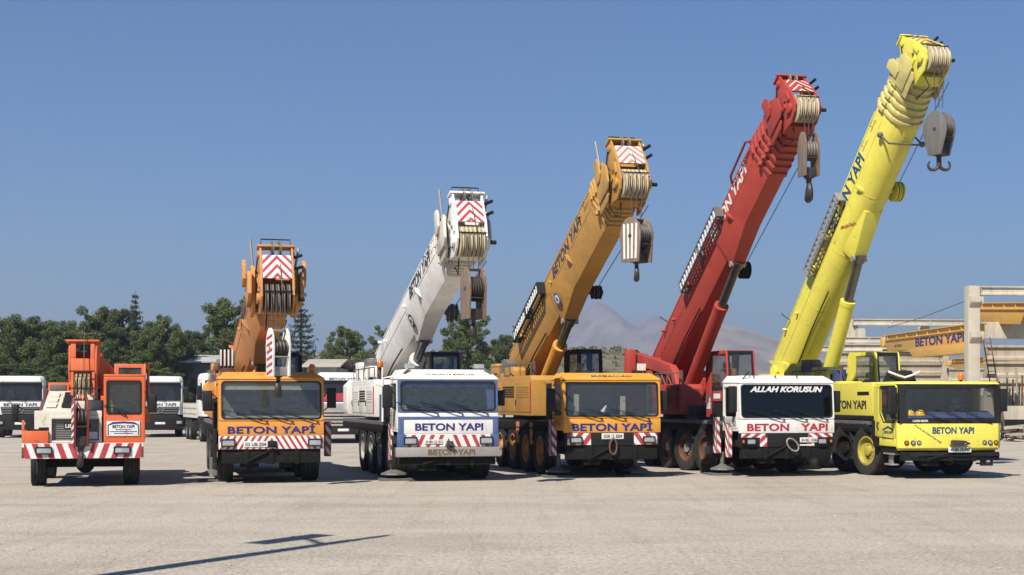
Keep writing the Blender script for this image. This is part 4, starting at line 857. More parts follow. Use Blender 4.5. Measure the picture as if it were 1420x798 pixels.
    MB().box(-W / 2 - 0.006, -W / 2 + 0.016, 1.31, 1.79, 2.09, 2.23).build('sign_board', M_whiteprint, root)
    for i in range(3): MB().box(-W / 2 - 0.01, -W / 2 + 0.015, 2.08, 2.32, 1.58 + 0.22 * i, 1.78 + 0.22 * i).build('warning_label', M_whiteprint if i != 0 else M_redprint, root)
    outrigger(root, -W / 2 - 0.0, 1.42, 0.58, 1.6, 0.14, 0.9, True, -W / 2 + 0.15); outrigger(root, -W / 2 - 0.02, 0.55, 0.5, 1.42, 0.1, 0.9, False)
    outrigger(root, W / 2 - 0.0, 1.42, 0.58, 1.2, 0.14, 0.9, True)
    beacon(root, -W / 2 + 0.28, 1.0, 2.66, M_rust)
    # radiator grille with mesh on the housing front and flank
    mb = MB()
    for i in range(9): mb.box(-W / 2 - 0.02, -W / 2 - 0.005, 4.75 + 0.1 * i, 4.775 + 0.1 * i, 1.75, 2.5)
    for i in range(8): mb.box(-W / 2 - 0.03, -W / 2 - 0.015, 4.7, 5.65, 1.75 + 0.1 * i, 1.775 + 0.1 * i)
    mb.xf(lambda v: v + Vector((-0.01, -0.1, 0))); mb.build('radiator_grille', M_red, root)
    mb = MB().box(-W / 2 + 0.0, -W / 2 + 0.3, 3.0, 3.9, 1.5, 1.6)
    for y in (3.2, 3.6): mb.cyl((-W / 2 - 0.02, y, 1.74), (-W / 2 + 0.4, y, 1.74), 0.16, n=16)
    mb.build('air_tank', M_black, root)
    # A-frame arm reaching forward over the housing
    MB().prism([(9.8, 2.5), (9.8, 3.55), (9.5, 3.6), (6.3, 3.12), (5.95, 2.9), (5.7, 2.45), (5.95, 2.45), (6.2, 2.78), (8.7, 3.1), (8.95, 2.5)], 'x', -1.0, -0.78).build('deck_arm', M_red, root, 0.012)
    MB().box(-0.98, -0.75, 6.3, 8.6, 1.7, 2.5).box(-1.3, -0.62, 7.05, 7.4, 1.62, 2.3).build('dark_gap_box', M_black, root, 0.02)  # black boxes stand in for shaded gaps and black gear under the arm
    MB().box(-1.33, -1.3, 4.6, 5.7, 1.72, 2.42).build('recess_shade_panel', M_black, root)  # flat black sheet painting in the shade behind the grille bars
    for k in range(5): MB().tube([(-0.9, 5.9 + 0.25 * k, 2.5), (-1.0, 6.0 + 0.25 * k, 2.75 + 0.06 * (k % 3)), (-0.8, 6.3 + 0.25 * k, 2.85), (-0.6, 6.5 + 0.25 * k, 2.5)], 0.028).build('hose', M_black if k % 2 else M_red, root)
    MB().cyl((-1.25, 9.0, 2.72), (-0.8, 9.0, 2.72), 0.3, n=18).build('hose_reel', M_black, root)
    MB().box(-1.28, -1.0, 8.5, 8.56, 3.0, 3.22).build('warning_label', M_whiteprint, root)
    MB().box(-1.4, -1.1, 9.2, 9.5, 2.6, 3.7).build('deck_post', M_red, root, 0.02)
    MB().tube([(-0.56, -8.2, 0.45), (-0.66, -8.4, 0.52), (-0.66, -9.7, 0.56), (-0.56, -9.8, 0.5)], 0.035).build('stay_rod', M_darkred, boom)
    ropes(root, sp, 3, 0.4, 8.75, 0.8)
    hook_block(place(loc, TH, (sp.x, sp.y, 8.95)), TH, 0.36, 1.15, [M_scuffed], 4, 'rusty brown hook block with single hook under the red boom', M_sheavedark, 1.3, False, spin=75, taper=0.9, pk=0.22)

# ---- crane 6: all yellow, modern cab
def crane_yellow():
    th = R(8); loc = (11.37, 37.3, 0); W = 2.82; h = W / 2; D = 1.75
    rim = rim_mesh(0.66, 0.4, M_hubyellow, M_hubyellow)
    root, sp, boom = big_crane(loc, th, 'bright yellow crane with the highest boom, at the right end of the row', W, D, (0, 0, 0, 0), (2.4, 4.05, 6.6, 8.2), 11.0,
        dict(collar=M_yellowcollar, boom=M_yellow, super=M_yellow, hood=M_yellow, rim=rim, rim2=rim_mesh(0.66, 0.4, M_chassis), deck=M_grey, ucab=M_yellow, cyl=M_yellow, skirt=M_black), (10.7, 3.0), (2.55, 11.5), slew=R(9), slew_t=7.0, boom_wh=(1.04, 1.26), kind='round', n_col=5, pitch=0.21,
        txt='BETON YAPI', txt_mat=M_tealblue, txt_u=(0.49, 0.735), txt_h=0.46, ucab=(0.40, 1.22, -0.9, 0.9, 1.6, 3.52), sup=dict(left_box=(-1.3, -0.6, -1.8, 1.6, 0.1, 1.1)), n_sh=5,
        jib=(0.34, 0.60, M_steel, M_steel), reel=(0.66, M_yellow, 0.3), bracket_u=0.48, head_stripes=[M_yellow, M_pink], rods=False, cyl_r=0.23, steer=R(13), front_z=(0.48, 0.7), cyl_dt=1.9)
    boom_len = math.hypot(10.7 - 2.55, 11.5 - 3.0) - 0.74 + 0.06
    zb, zw, zt, zr = 0.74, 1.44, 2.46, 2.53
    # cab shell: front panel curved in plan, side walls with a big cut-cornered window, roof
    plan = lambda z, o=0.0: [(-h + o, 0.16), (-h + 0.12 + o, 0.02), (-h * 0.4, -0.05), (h * 0.4, -0.05), (h - 0.12 - o, 0.02), (h - o, 0.16)]
    mb = MB()
    lo = []
    for z, yo, k in ((zb, 0.10, 0.965), (zb + 0.07, 0.0, 1.0), (zw, 0.0, 1.0)):
        f = [(x * k, y + yo, z) for x, y in plan(z)]; lo.append(f + [(h * k, 0.24 + yo * 0.5, z), (-h * k, 0.24 + yo * 0.5, z)])
    mb.loft(lo)
    win = [(0.62, zw + 0.12), (0.26, zw + 0.42), (0.30, zt - 0.12), (0.34, zt - 0.1), (1.30, zt - 0.1), (1.34, zt - 0.14), (1.34, zw + 0.4), (1.16, zw + 0.12)]
    win = [(0.36, zw + 0.04), (0.30, zw + 0.10), (0.30, zt - 0.10), (0.34, zt - 0.06), (1.22, zt - 0.06), (1.28, zt - 0.12), (1.28, zw + 0.28), (1.05, zw + 0.04)]
    outer = [(0.242, zb + 0.3), (0.242, zw), (0.242, zt - 0.05), (0.3, zt), (1.6, zt), (D, zt - 0.05), (D, zw), (D, zb + 0.35)]
    for s in (-1, 1): mb.ring(outer, win, 'x', s * h, s * (h - 0.05))
    for s in (-1, 1): mb.box(s * h, s * (h - 0.05), 0.242, D - 0.4, zb + 0.1, zb + 0.3)
    mb.box(-h + 0.05, h - 0.05, D - 0.05, D, zb + 0.3, zt); mb.box(-h + 0.05, h - 0.05, 0.25, D - 0.05, zb + 0.3, zb + 0.36)
    mb.loft([[(x, y, zt + 0.002) for x, y in ((-h, 0.17), (-h + 0.2, 0.06), (h - 0.2, 0.06), (h, 0.17), (h, D), (-h, D))], [(x, y, zr) for x, y in ((-h + 0.05, 0.24), (-h + 0.22, 0.12), (h - 0.22, 0.12), (h - 0.05, 0.24), (h - 0.05, D - 0.03), (-h + 0.05, D - 0.03))]])
    cab = mb.build('cab', M_yellow, root, 0.015)
    # windscreen: black surround carrying the pane
    sh = lambda v: Vector((v.x, v.y + (v.z - zw) * 0.085 + 0.09 * (abs(v.x) / h) ** 4, v.z))
    def subx(mb): return mb
    n = 10; ro, ri = [], []
    xs = [-h + 0.03 + (W - 0.06) * i / n for i in range(n + 1)]; xi = [-h + 0.2 + (W - 0.4) * i / n for i in range(n + 1)]
    ro = [(x, zw + 0.004) for x in xs] + [(x, zt - 0.01) for x in xs[::-1]]; ri = [(x, zw + 0.14) for x in xi] + [(x, zt - 0.1) for x in xi[::-1]]
    MB().ring(ro, ri, 'y', -0.03, 0.02).xf(sh).build('windscreen_frame', M_black, cab)
    mb = MB().add([sh(Vector((x, -0.005, z))) for z in (zw + 0.12, zt - 0.08) for x in xi], [(i, i + 1, n + 2 + i, n + 1 + i) for i in range(n)]); mb.build('windscreen', M_glass, cab, recalc=False)
    for s in (-1, 1): MB().prism(win, 'x', s * (h - 0.02), s * (h - 0.028)).build('side_window', M_glass, cab, smooth=0)
    for s in (-1, 1): MB().ring([(p[0] + (0.03 if p[0] > 0.8 else -0.03), p[1] + (0.03 if p[1] > 2 else -0.03)) for p in win], win, 'x', s * (h + 0.006), s * (h - 0.01)).build('window_seal', M_black, cab)
    text('BETON YAPI', (0.02, -0.0505, 1.265), 1.13, 0.175, M_tealblue, cab, bold=0.034)
    text('LIEBHERR', (-0.86, -0.035, zw + 0.07), 0.42, 0.055, M_whiteprint, cab, bold=0.02)
    text('Kahramanmaraş', (-0.66, -0.042, 1.17), 0.85, 0.075, M_tealblue, cab, bold=0.004, shear=0.35, rot=R(-33), frame=(Vector((1, -0.075, 0)).normalized(), Vector((0, 0, 1)), Vector((-0.075, -1, 0)).normalized()), depth=0.003, wrap=lambda v: Vector((v.x, (-0.05 if abs(v.x) < 0.564 else -0.05 + (abs(v.x) - 0.564) * 0.0964) - 0.004, v.z)))
    for s in (-1, 1):
        for x, m in ((1.22, M_amberlens), (1.05, M_lens), (0.89, M_lens)): round_lamp(cab, s * x, 0.945, (0.02 if x > 1.1 else -0.0), 0.055, m, 'headlight' if m is M_lens else 'indicator')
    MB().box(-h + 0.3, h - 0.3, 0.02, 0.3, 0.56, 0.70).box(-h + 0.5, h - 0.1, -0.02, 0.05, 0.60, 0.66).build('tow_beam', M_black, root, 0.01)
    mb = MB().cbox((0.1, -0.08, 0.98), (0.3, 0.1, 0.05)); mb.prism([(-0.08, 0.87), (0.24, 0.87), (0.3, 1.0), (0.0, 1.02)], 'y', -0.2, -0.05); mb.tube([(0.3, -0.12, 0.98), (0.42, -0.16, 0.92), (0.3, -0.18, 0.9)], 0.028); mb.build('tow_coupling', M_hook, cab, 0.01)
    plate(root, '46 BS 19 002', -0.12, 0.5, 0.70, 0.83, -0.08)
    mb = MB().ring(rrect(0.82, 1.16, 0.34, 0.58, 0.01), rrect(0.88, 1.1, 0.4, 0.58 - 0.03, 0.01), 'y', 0.05, 0.1); mb.build('front_step', M_black, root)
    for s in (-1, 1):
        st = MB(); st.box(s * (h - 0.02), s * (h - 0.3), 0.45, 1.15, 0.62, 0.66); st.box(s * (h - 0.02), s * (h - 0.25), 0.6, 1.05, 0.34, 0.38)
        st.box(s * (h - 0.1), s * (h - 0.14), 0.7, 0.95, 0.36, 0.9); st.build('cab_step', M_steel, root, 0.008)
        MB().box(s * (h - 0.04), s * (h - 0.5), 0.35, 1.35, 0.66, 1.06).build('step_well', M_black, root, 0.02)
    for x, a in ((-0.1, 16), (0.52, 16), (1.05, 16)): wiper(cab, x, zw + 0.07, -0.03, 0.7, a, 0.08)
    # door outline, handle and sign on the left flank
    mb = MB()
    for y0, y1, z0, z1 in ((0.26, 0.272, zb + 0.32, zt - 0.08), (1.5, 1.512, zb + 0.32, zt - 0.08), (0.26, 1.512, zt - 0.085, zt - 0.075)): mb.box(-h - 0.003, -h + 0.01, y0, y1, z0, z1)
    mb.build('door_gap', M_black, cab)
    MB().tube([(-h - 0.01, 1.36, 1.28), (-h - 0.04, 1.4, 1.32), (-h - 0.04, 1.4, 1.42), (-h - 0.01, 1.36, 1.46)], 0.018).build('door_handle', M_black, cab)
    mb = MB(); q = lambda y0, y1, z0, z1: mb.box(-h - 0.006, -h - 0.001, y0, y1, z0, z1)
    q(0.40, 0.42, 0.98, 1.28); q(1.08, 1.10, 0.98, 1.28); q(0.40, 1.10, 1.03, 1.04)
    mb.prism([(0.39, 1.28), (0.75, 1.37), (1.11, 1.28), (1.11, 1.24), (0.75, 1.32), (0.39, 1.24)], 'x', -h - 0.006, -h - 0.001); mb.build('door_sign', M_tealblue, cab, smooth=0)
    text('BETON YAPI', (-h - 0.001, 0.75, 1.2), 0.5, 0.07, M_tealblue, cab, frame=LEFT, bold=0.02)
    mirror(root, -h - 0.16, 0.12, 1.68, 2.38, 0.24, (-h + 0.02, 0.25, 1.55)); mirror(root, h + 0.1, 0.2, 1.75, 2.35, 0.2, (h - 0.02, 0.25, 1.6))
    # interior
    MB().prism([(0.14, zw - 0.2), (0.14, zw + 0.17), (0.3, zw + 0.2), (0.62, zw + 0.34), (0.62, zw - 0.2)], 'x', -h + 0.1, h - 0.1).build('dashboard', M_bluecloth, cab, 0.05)
    MB().box(-h + 0.08, h - 0.08, D - 0.09, D - 0.055, zb + 0.4, zt - 0.02).build('rear_lining', M_int, cab)
    for x in (-0.75, 0.7): seat(cab, x, 1.0, zw - 0.3)
    steering(cab, 0.7, 0.7, zw + 0.25)
    # body behind the cab at the same width
    bd = MB().prism([(D + 0.03, 1.62), (D + 0.03, 2.46), (D + 0.1, 2.53), (5.3, 2.53), (5.3, 1.62)], 'x', -h, -h + 0.9).build('side_body', M_yellow, root, 0.02)
    MB().box(h - 0.9, h, D + 0.03, 5.3, 1.62, 2.3).build('side_body', M_yellow, root, 0.02)
    MB().box(-h - 0.004, -h + 0.01, 2.05, 2.9, 2.18, 2.28).build('vent_slot', M_black, bd)
    text('BETON YAPI', (-h - 0.001, 3.55, 1.92), 2.6, 0.24, M_darkprint, bd, frame=LEFT, bold=0.03)
    MB().box(-h - 0.01, -h + 0.5, 1.7, 5.4, 1.5, 1.615).build('wing_edge', M_black, root, 0.015)
    MB().prism([(1.62, 0.8), (1.62, 1.5), (1.9, 1.5), (1.75, 0.8)], 'x', -h - 0.005, -h + 0.45).build('wing_edge', M_black, root, 0.015)
    beacon(root, h - 0.45, 1.5, 2.53); MB().loft([[(x, y, 2.53) for x, y in ((-0.9, 1.9), (-0.1, 1.9), (-0.1, 2.4), (-0.9, 2.4))], [(x, y, 2.85) for x, y in ((-0.8, 2.0), (-0.2, 2.0), (-0.2, 2.3), (-0.8, 2.3))]]).build('roof_box', M_black, root, 0.03)
    MB().tube([(-0.95, 1.85, 2.82), (-0.7, 1.8, 2.72), (-0.5, 1.8, 2.66), (-0.3, 1.8, 2.72), (-0.05, 1.85, 2.82)], 0.03).build('strap', M_whiteprint, root)
    nn = Vector((-0.94, 0, -0.34)); fx = Vector((0.10, -0.72, -0.64)); fx = (fx - nn * nn.dot(fx)).normalized()
    text('Maşallah', Vector((-0.50, -(boom_len * 0.48 + 0.75), -0.29)) + nn * 0.035, 0.62, 0.13, M_redprint, boom, frame=(fx, nn.cross(fx), nn), bold=0.006, shear=0.25, depth=0.01, wrap=lambda v: Vector((-0.52 * math.sqrt(max(0.05, 1 - max(0, min(0.97, (-v.z - 0.0945) / 0.5355)) ** 2)) - 0.006, v.y, v.z)))
    # cross bar with rollers under the boom tip
    mb = MB().tube([(-0.56, -9.2, -0.2), (-0.56, -9.25, -0.72), (0.56, -9.25, -0.72), (0.56, -9.2, -0.2)], 0.03); mb.sphere((-0.58, -9.2, -0.2), 0.09); mb.sphere((0.56, -9.25, -0.68), 0.09); mb.build('roller_bar', M_grey, boom)
    # chain box, drum and tarp at the boom foot
    MB().cyl((-0.9, 5.6, 2.55), (-0.9, 5.6, 2.95), 0.2, n=14).build('oil_drum', M_bluecloth, root); MB().box(-1.25, -0.95, 7.0, 8.2, 2.6, 2.9).build('valve_block', M_yellow, root, 0.02)
    ropes(root, sp, 3, 0.5, 10.1, 0.6)
    hook_block(place(loc, th, (sp.x, sp.y, 10.0)), th + R(34), 0.42, 1.22, [M_grey], 4, 'dark grey hook block with double hook under the yellow boom', M_hook, 1.0, False, double=True, spin=-42, taper=0.55)
    for x, y in ((-0.98, 0.36), (-0.70, 0.36)):
        hm = MB().lathe([(0.155, 0), (0.16, 0.01), (0.125, 0.02), (0.12, 0.07), (0.09, 0.125), (0.04, 0.15), (0.005, 0.155)], (0, 0, 0), (0, 0, 1), 16)
        for i in (-1, 0, 1): hm.tube([(0.03 * i, -0.11, 0.07), (0.03 * i, -0.05, 0.14), (0.03 * i, 0.05, 0.14), (0.03 * i, 0.11, 0.07)], 0.012, 5)
        o = hm.build('hard_hat', plain('hat_yellow', (0.75, 0.42, 0.02), 0.35)); o.location = place(loc, th, (x, y, zw + 0.20)); o.rotation_euler[2] = th
        tag(o, 'yellow hard hat behind the yellow crane windscreen, ' + ('left one of the two' if x < -0.9 else 'right one of the two'), 'hard hat', 'hard hats on the dashboard')

# ---- crane 1: small orange crane with low boom
def crane_orange():
    loc = (-10.05, 33.8, 0); th = TH
    root = empty('mobile_crane', loc, th, 'small orange crane with its boom lowered, at the left end of the row', 'mobile crane', 'mobile cranes parked in a row')
    rim = rim_mesh(0.53, 0.36, M_orange)
    for t in (1.15, 4.6):
        MB().cyl((-0.9, t, 0.53), (0.9, t, 0.53), 0.1, n=10).sphere((0, t, 0.5), 0.22, 10, 6).build('axle', M_chassis, root)
        for s in (-1, 1): wheel(root, s * 1.07, t, TYRE_SMALL, rim, R(3) if t < 2 else 0, 0.53)
    mb = MB().box(-0.5, 0.5, 0.3, 6.6, 0.62, 1.0); mb.box(-1.15, 1.15, 1.75, 4.0, 0.7, 1.05); mb.box(-1.2, 1.2, 5.2, 6.7, 0.7, 1.05)
    for x in (-0.6, -0.2, 0.5): mb.tube([(x, 0.5, 0.72), (x + 0.1, 0.8, 0.5), (x + 0.05, 1.4, 0.6)], 0.035)
    mb.build('chassis', M_chassis, root, 0.015)
    b = MB().box(-1.365, 1.365, 0, 0.3, 0.68, 1.04).build('bumper', M_white, root, 0.012)
    stripes(b, (-1.32, -0.006, 0.685), 2.64, 0.35, 0.27, -0.36, mirror=True, duty=0.5, start=0.02)
    for s in (-1, 1):
        headlight(b, s * 0.88 - 0.19, s * 0.88 + 0.19, 0.78, 0.96, -0.012)
        MB().box(s * 1.372, s * 1.3, -0.012, 0.2, 0.70, 0.95).build('indicator', M_rust, b, 0.01)
    # left wing with a thin post, deck and hood in off-white
    MB().box(-1.37, -0.78, 0.02, 1.9, 1.045, 1.33).box(-1.37, -1.31, 0.02, 0.1, 1.33, 1.58).build('wing', M_orange, root, 0.015)
    MB().box(-1.26, -0.82, 0.1, 1.8, 1.331, 1.37).build('wing_tread', M_chassis, root)
    MB().box(0.44, 1.37, 0.06, 1.9, 1.042, 1.06).build('wing', M_orange, root)
    M_cream = paint('cream_paint', (0.62, 0.58, 0.48), 0.5, 0.45)
    hood = MB().ring(rrect(-1.1, 0.42, 1.042, 1.80, 0.02), rrect(-0.72, 0.36, 1.08, 1.62, 0.02), 'y', 0.14, 0.26).box(-1.1, 0.42, 0.262, 1.6, 1.042, 1.79).build('engine_hood', M_cream, root, 0.012)
    MB().ring(rrect(-0.77, 0.41, 1.05, 1.68, 0.02), rrect(-0.71, 0.35, 1.10, 1.61, 0.02), 'y', 0.11, 0.15).build('grille_frame', M_cream, root, 0.008)
    MB().box(-0.71, 0.35, 0.235, 0.255, 1.09, 1.61).build('grille', M_grey, root)
    mb = MB()
    for i in range(12): mb.box(-0.71, 0.35, 0.21, 0.235, 1.12 + 0.042 * i, 1.135 + 0.042 * i)
    mb.build('grille_slat', M_steel, root)
    MB().box(-0.44, 0.16, 0.19, 0.205, 1.38, 1.50).build('badge_plate', M_black, root); text('LIEBHERR', (-0.14, 0.189, 1.44), 0.54, 0.085, M_whiteprint, root, bold=0.03, depth=0.004)
    MB().box(0.06, 0.32, 0.18, 0.205, 1.12, 1.30).build('maker_plate', M_whiteprint, root)
    MB().box(-1.0, -0.72, 0.12, 0.14, 1.35, 1.41).build('vent_slot', M_black, root)
    # sloping deck plates with slots
    dk = MB().prism([(0.5, 1.79), (2.9, 2.28), (2.9, 1.79)], 'x', -0.98, -0.2).build('sloping_deck', M_cream, root, 0.01)
    for i in range(3):
        for j in range(2):
            y = 0.8 + 0.62 * i; z = 1.8 + (y - 0.5) * 0.204 + 0.014
            MB().prism([(y, z), (y + 0.42, z + 0.085), (y + 0.42, z + 0.12)], 'x', -0.9 + 0.36 * j, -0.66 + 0.36 * j).build('deck_scoop', M_cream if j == 0 else M_black, dk)
    for s in (-1.0, -0.19): MB().tube([(s, 0.5, 1.84), (s, 2.9, 2.33)], 0.02).build('deck_rail', M_darkred, root)
    MB().box(-0.18, 0.4, 1.2, 2.0, 1.79, 2.05).box(0.02, 0.25, 1.6, 2.4, 2.05, 2.4).build('filter_housing', M_cream, root, 0.03)
    # driver's cab
    x0, x1, zb, zt = 0.46, 1.40, 1.062, 2.60
    mb = MB().ring(rrect(x0, x1, zb, zt, 0.03), rrect(x0 + 0.075, x1 - 0.09, 1.73, 2.5, 0.05), 'y', 0.06, 0.12)
    for x, s in ((x0, 1), (x1, -1)): mb.ring(rrect(0.125, 1.6, zb, zt, 0.02), rrect(0.3, 1.4, 1.75, 2.45, 0.05), 'x', x, x + s * 0.05)
    mb.box(x0 + 0.05, x1 - 0.05, 1.55, 1.6, zb, zt); mb.box(x0, x1, 0.06, 1.62, zt + 0.002, zt + 0.06); mb.box(x0 + 0.05, x1 - 0.05, 0.13, 1.55, zb, zb + 0.05)
    cab = mb.build('cab', M_orange, root, 0.015)
    MB().ring(rrect(x0 + 0.06, x1 - 0.075, 1.715, 2.515, 0.06), rrect(x0 + 0.1, x1 - 0.115, 1.755, 2.475, 0.05), 'y', 0.045, 0.09).build('windscreen_seal', M_black, cab)
    MB().prism(rrect(x0 + 0.08, x1 - 0.095, 1.735, 2.495, 0.05), 'y', 0.085, 0.093).build('windscreen', M_glass, cab, smooth=0)
    for x in (x0 + 0.02, x1 - 0.03): MB().prism(rrect(0.31, 1.39, 1.76, 2.44, 0.05), 'x', x, x + 0.008).build('side_window', M_glass, cab, smooth=0)
    seat(cab, 0.98, 0.85, 1.45); MB().box(x0 + 0.06, x1 - 0.06, 0.13, 0.4, 1.5, 1.74).build('dashboard', M_dash, cab, 0.03); steering(cab, 0.92, 0.55, 1.85)
    MB().box(0.95, 1.25, 0.6, 0.85, 1.74, 1.86).build('seat_cushion', M_redprint, cab, 0.05); MB().prism([(0.58, 1.76), (0.8, 1.76), (0.58, 2.1)], 'y', 0.5, 0.52).build('sun_blind', M_cloth, cab)
    wiper(cab, 0.95, 1.70, 0.05, 0.3, 30)
    sg = MB().box(0.53, 1.29, 0.035, 0.058, 1.20, 1.55).build('sign_board', M_whiteprint, cab, 0.006)
    mb = MB().box(0.55, 0.575, 0.03, 0.034, 1.22, 1.46).box(1.245, 1.27, 0.03, 0.034, 1.22, 1.46); mb.prism([(0.55, 1.46), (0.66, 1.53), (0.91, 1.545), (1.16, 1.53), (1.27, 1.46), (1.245, 1.45), (1.15, 1.485), (0.91, 1.50), (0.67, 1.485), (0.575, 1.45)], 'y', 0.03, 0.034); mb.build('sign_arch', M_navy, cab, smooth=0)
    text('BETON YAPI', (0.91, 0.034, 1.425), 0.50, 0.08, M_darkprint, cab, bold=0.03, depth=0.004)
    for i, w in enumerate((0.36, 0.62, 0.44)): MB().box(0.91 - w / 2, 0.91 + w / 2, 0.031, 0.034, 1.345 - 0.045 * i, 1.36 - 0.045 * i).build('print_line', M_navy, cab)
    mirror(root, -1.52, 0.1, 1.55, 1.95, 0.16, (-1.34, 0.06, 1.5)); mirror(root, 1.58, 0.15, 1.75, 2.2, 0.2, (1.4, 0.15, 1.9))
    # slewing deck, operator's cab, counterweight
    S = Matrix.Translation((0, 4.4, 0)) @ Matrix.Rotation(R(-4), 4, 'Z')
    mb = MB().lathe([(0.75, 1.1), (0.75, 1.4), (0.6, 1.4)], (0, 0, 0), (0, 0, 1), 24); mb.box(-0.9, 0.9, -1.1, 1.8, 1.4, 1.75)
    for s in (-1, 1): mb.prism([(-0.8, 1.75), (0.6, 2.85), (1.3, 2.85), (1.8, 1.75)], 'x', 0.27 + s * 0.40, 0.27 + s * 0.47)
    mb.box(-0.95, -0.42, -1.0, 1.3, 1.75, 2.5); o = mb.build('superstructure', M_orange, root, 0.02); o.matrix_local = S
    MB().box(-0.9, -0.5, -1.02, -1.0, 2.3, 2.44).build('rear_lamp_panel', M_grey, o, 0.005)
    MB().prism([(-1.1, 1.2), (1.1, 1.2), (1.1, 2.0), (0.9, 2.2), (-0.9, 2.2), (-1.1, 2.0)], 'y', 1.82, 2.5).build('counterweight', M_orange, o, 0.03)
    upper_cab(root, 0.72, 1.50, -1.4, 0.1, 1.45, 2.98, M_orange, S, M_orange)
    # boom: short box boom with wide forked head
    w, h = 0.56, 0.70; piv = (5.6, 2.50); tipc = (-0.15, 2.62)
    e = math.atan2(0.38, 5.0); M = S @ Matrix.Translation((0.27, piv[0] - 4.4, piv[1])) @ Matrix.Rotation(-e, 4, 'X')
    L = 4.9; at = lambda u, x, n: (x, -u, n)
    pr = boom_profile(w, h, 'flat'); sec = lambda u, k=1.0: [at(u, p[0] * k, p[1] * k) for p in pr]
    boom = MB().loft([sec(-0.5, 0.85), sec(0.2), sec(L - 0.8)]).build('boom', M_orange, root, 0.012); boom.matrix_local = M
    for k in range(3): MB().loft([sec(L - 0.8 + 0.16 * k, 1.1 - 0.05 * k), sec(L - 0.7 + 0.16 * k, 1.1 - 0.05 * k)]).loft([sec(L - 0.72 + 0.16 * k, 0.97 - 0.05 * k), sec(L - 0.55 + 0.16 * k, 0.97 - 0.05 * k)]).build('section_collar', M_orange, boom, 0.008)
    u0 = L - 0.3; hw = 0.275; mb = MB()
    cheek = [(0, -0.36), (0, 0.36), (0.25, 0.5), (0.75, 0.52), (0.82, -0.2), (0.72, -0.45), (0.3, -0.5)]
    for s in (-1, 1): mb.prism([(-(u0 + u), n) for u, n in cheek], 'x', s * hw, s * (hw + 0.05))
    mb.box(-hw - 0.12, hw + 0.10, -(u0 + 0.84), -(u0 + 0.2), 0.52, 0.565)
    mb.box(-hw, hw, -(u0 + 0.80), -(u0 + 0.74), -0.2, 0.12); mb.box(-hw, -hw + 0.12, -(u0 + 0.79), -(u0 + 0.74), 0.12, 0.52); mb.box(hw - 0.1, hw, -(u0 + 0.79), -(u0 + 0.74), 0.12, 0.52)
    mb.box(-hw, hw, -(u0 + 0.2), -u0, -0.34, 0.34); mb.build('boom_head', M_orange, boom, 0.012)
    sm = sheave_mesh(0.26, 0.055, [M_sheave])
    for i in range(4): link_mesh('sheave', sm, boom, at(u0 + 0.72, -0.14 + 0.095 * i, -0.48))
    MB().cyl(at(u0 + 0.72, -0.3, -0.48), at(u0 + 0.72, 0.3, -0.48), 0.05, n=10).box(-0.26, -0.2, -(u0 + 0.85), -(u0 + 0.6), -0.75, -0.2).box(0.22, 0.28, -(u0 + 0.85), -(u0 + 0.6), -0.75, -0.2).build('sheave_yoke', M_orange, boom)
    MB().tube([at(u0 + 0.9, 0.05, 0.75), at(u0 + 1.0, 0.05, -0.4)], 0.012, 5).build('hoist_rope', M_rope, boom)
    for z in (-0.2, -0.6): MB().tube([at(u0 + 1.0, -0.28, z), at(u0 + 1.0, 0.3, z)], 0.016).build('rope_guard', M_black, boom)
    MB().tube([at(u0 + 0.7, -0.2, 0.56), at(u0 + 0.75, -0.2, 0.72), at(u0 + 0.75, 0.3, 0.72), at(u0 + 0.7, 0.3, 0.56)], 0.014).build('rope_guard', M_rust, boom)
    luff_cylinder(root, S @ Vector((0.12, -0.4, 1.8)), M @ Vector((0, -2.3, -0.4)), 0.12, M_orange)
    sp = M @ Vector(at(u0 + 0.98, 0.0, -0.45))
    for i in range(4):
        x = -0.16 + 0.1 * i; MB().tube([(sp.x + x, sp.y, sp.z + 0.1), (sp.x + x * 0.7, sp.y - 0.02, 2.05)], 0.013, 5).build('hoist_rope', M_sheave if i in (1, 2) else M_rope, root)
    hook_block(place(loc, th, (sp.x - 0.03, sp.y, 2.12)), th + R(12), 0.3, 1.15, [M_darkred, M_whiteprint], 3, 'dark red hook block hanging in front of the small orange crane grille', M_hook, 1.0, True, spin=90, core=M_hook, taper=0.7, pk=0.2)

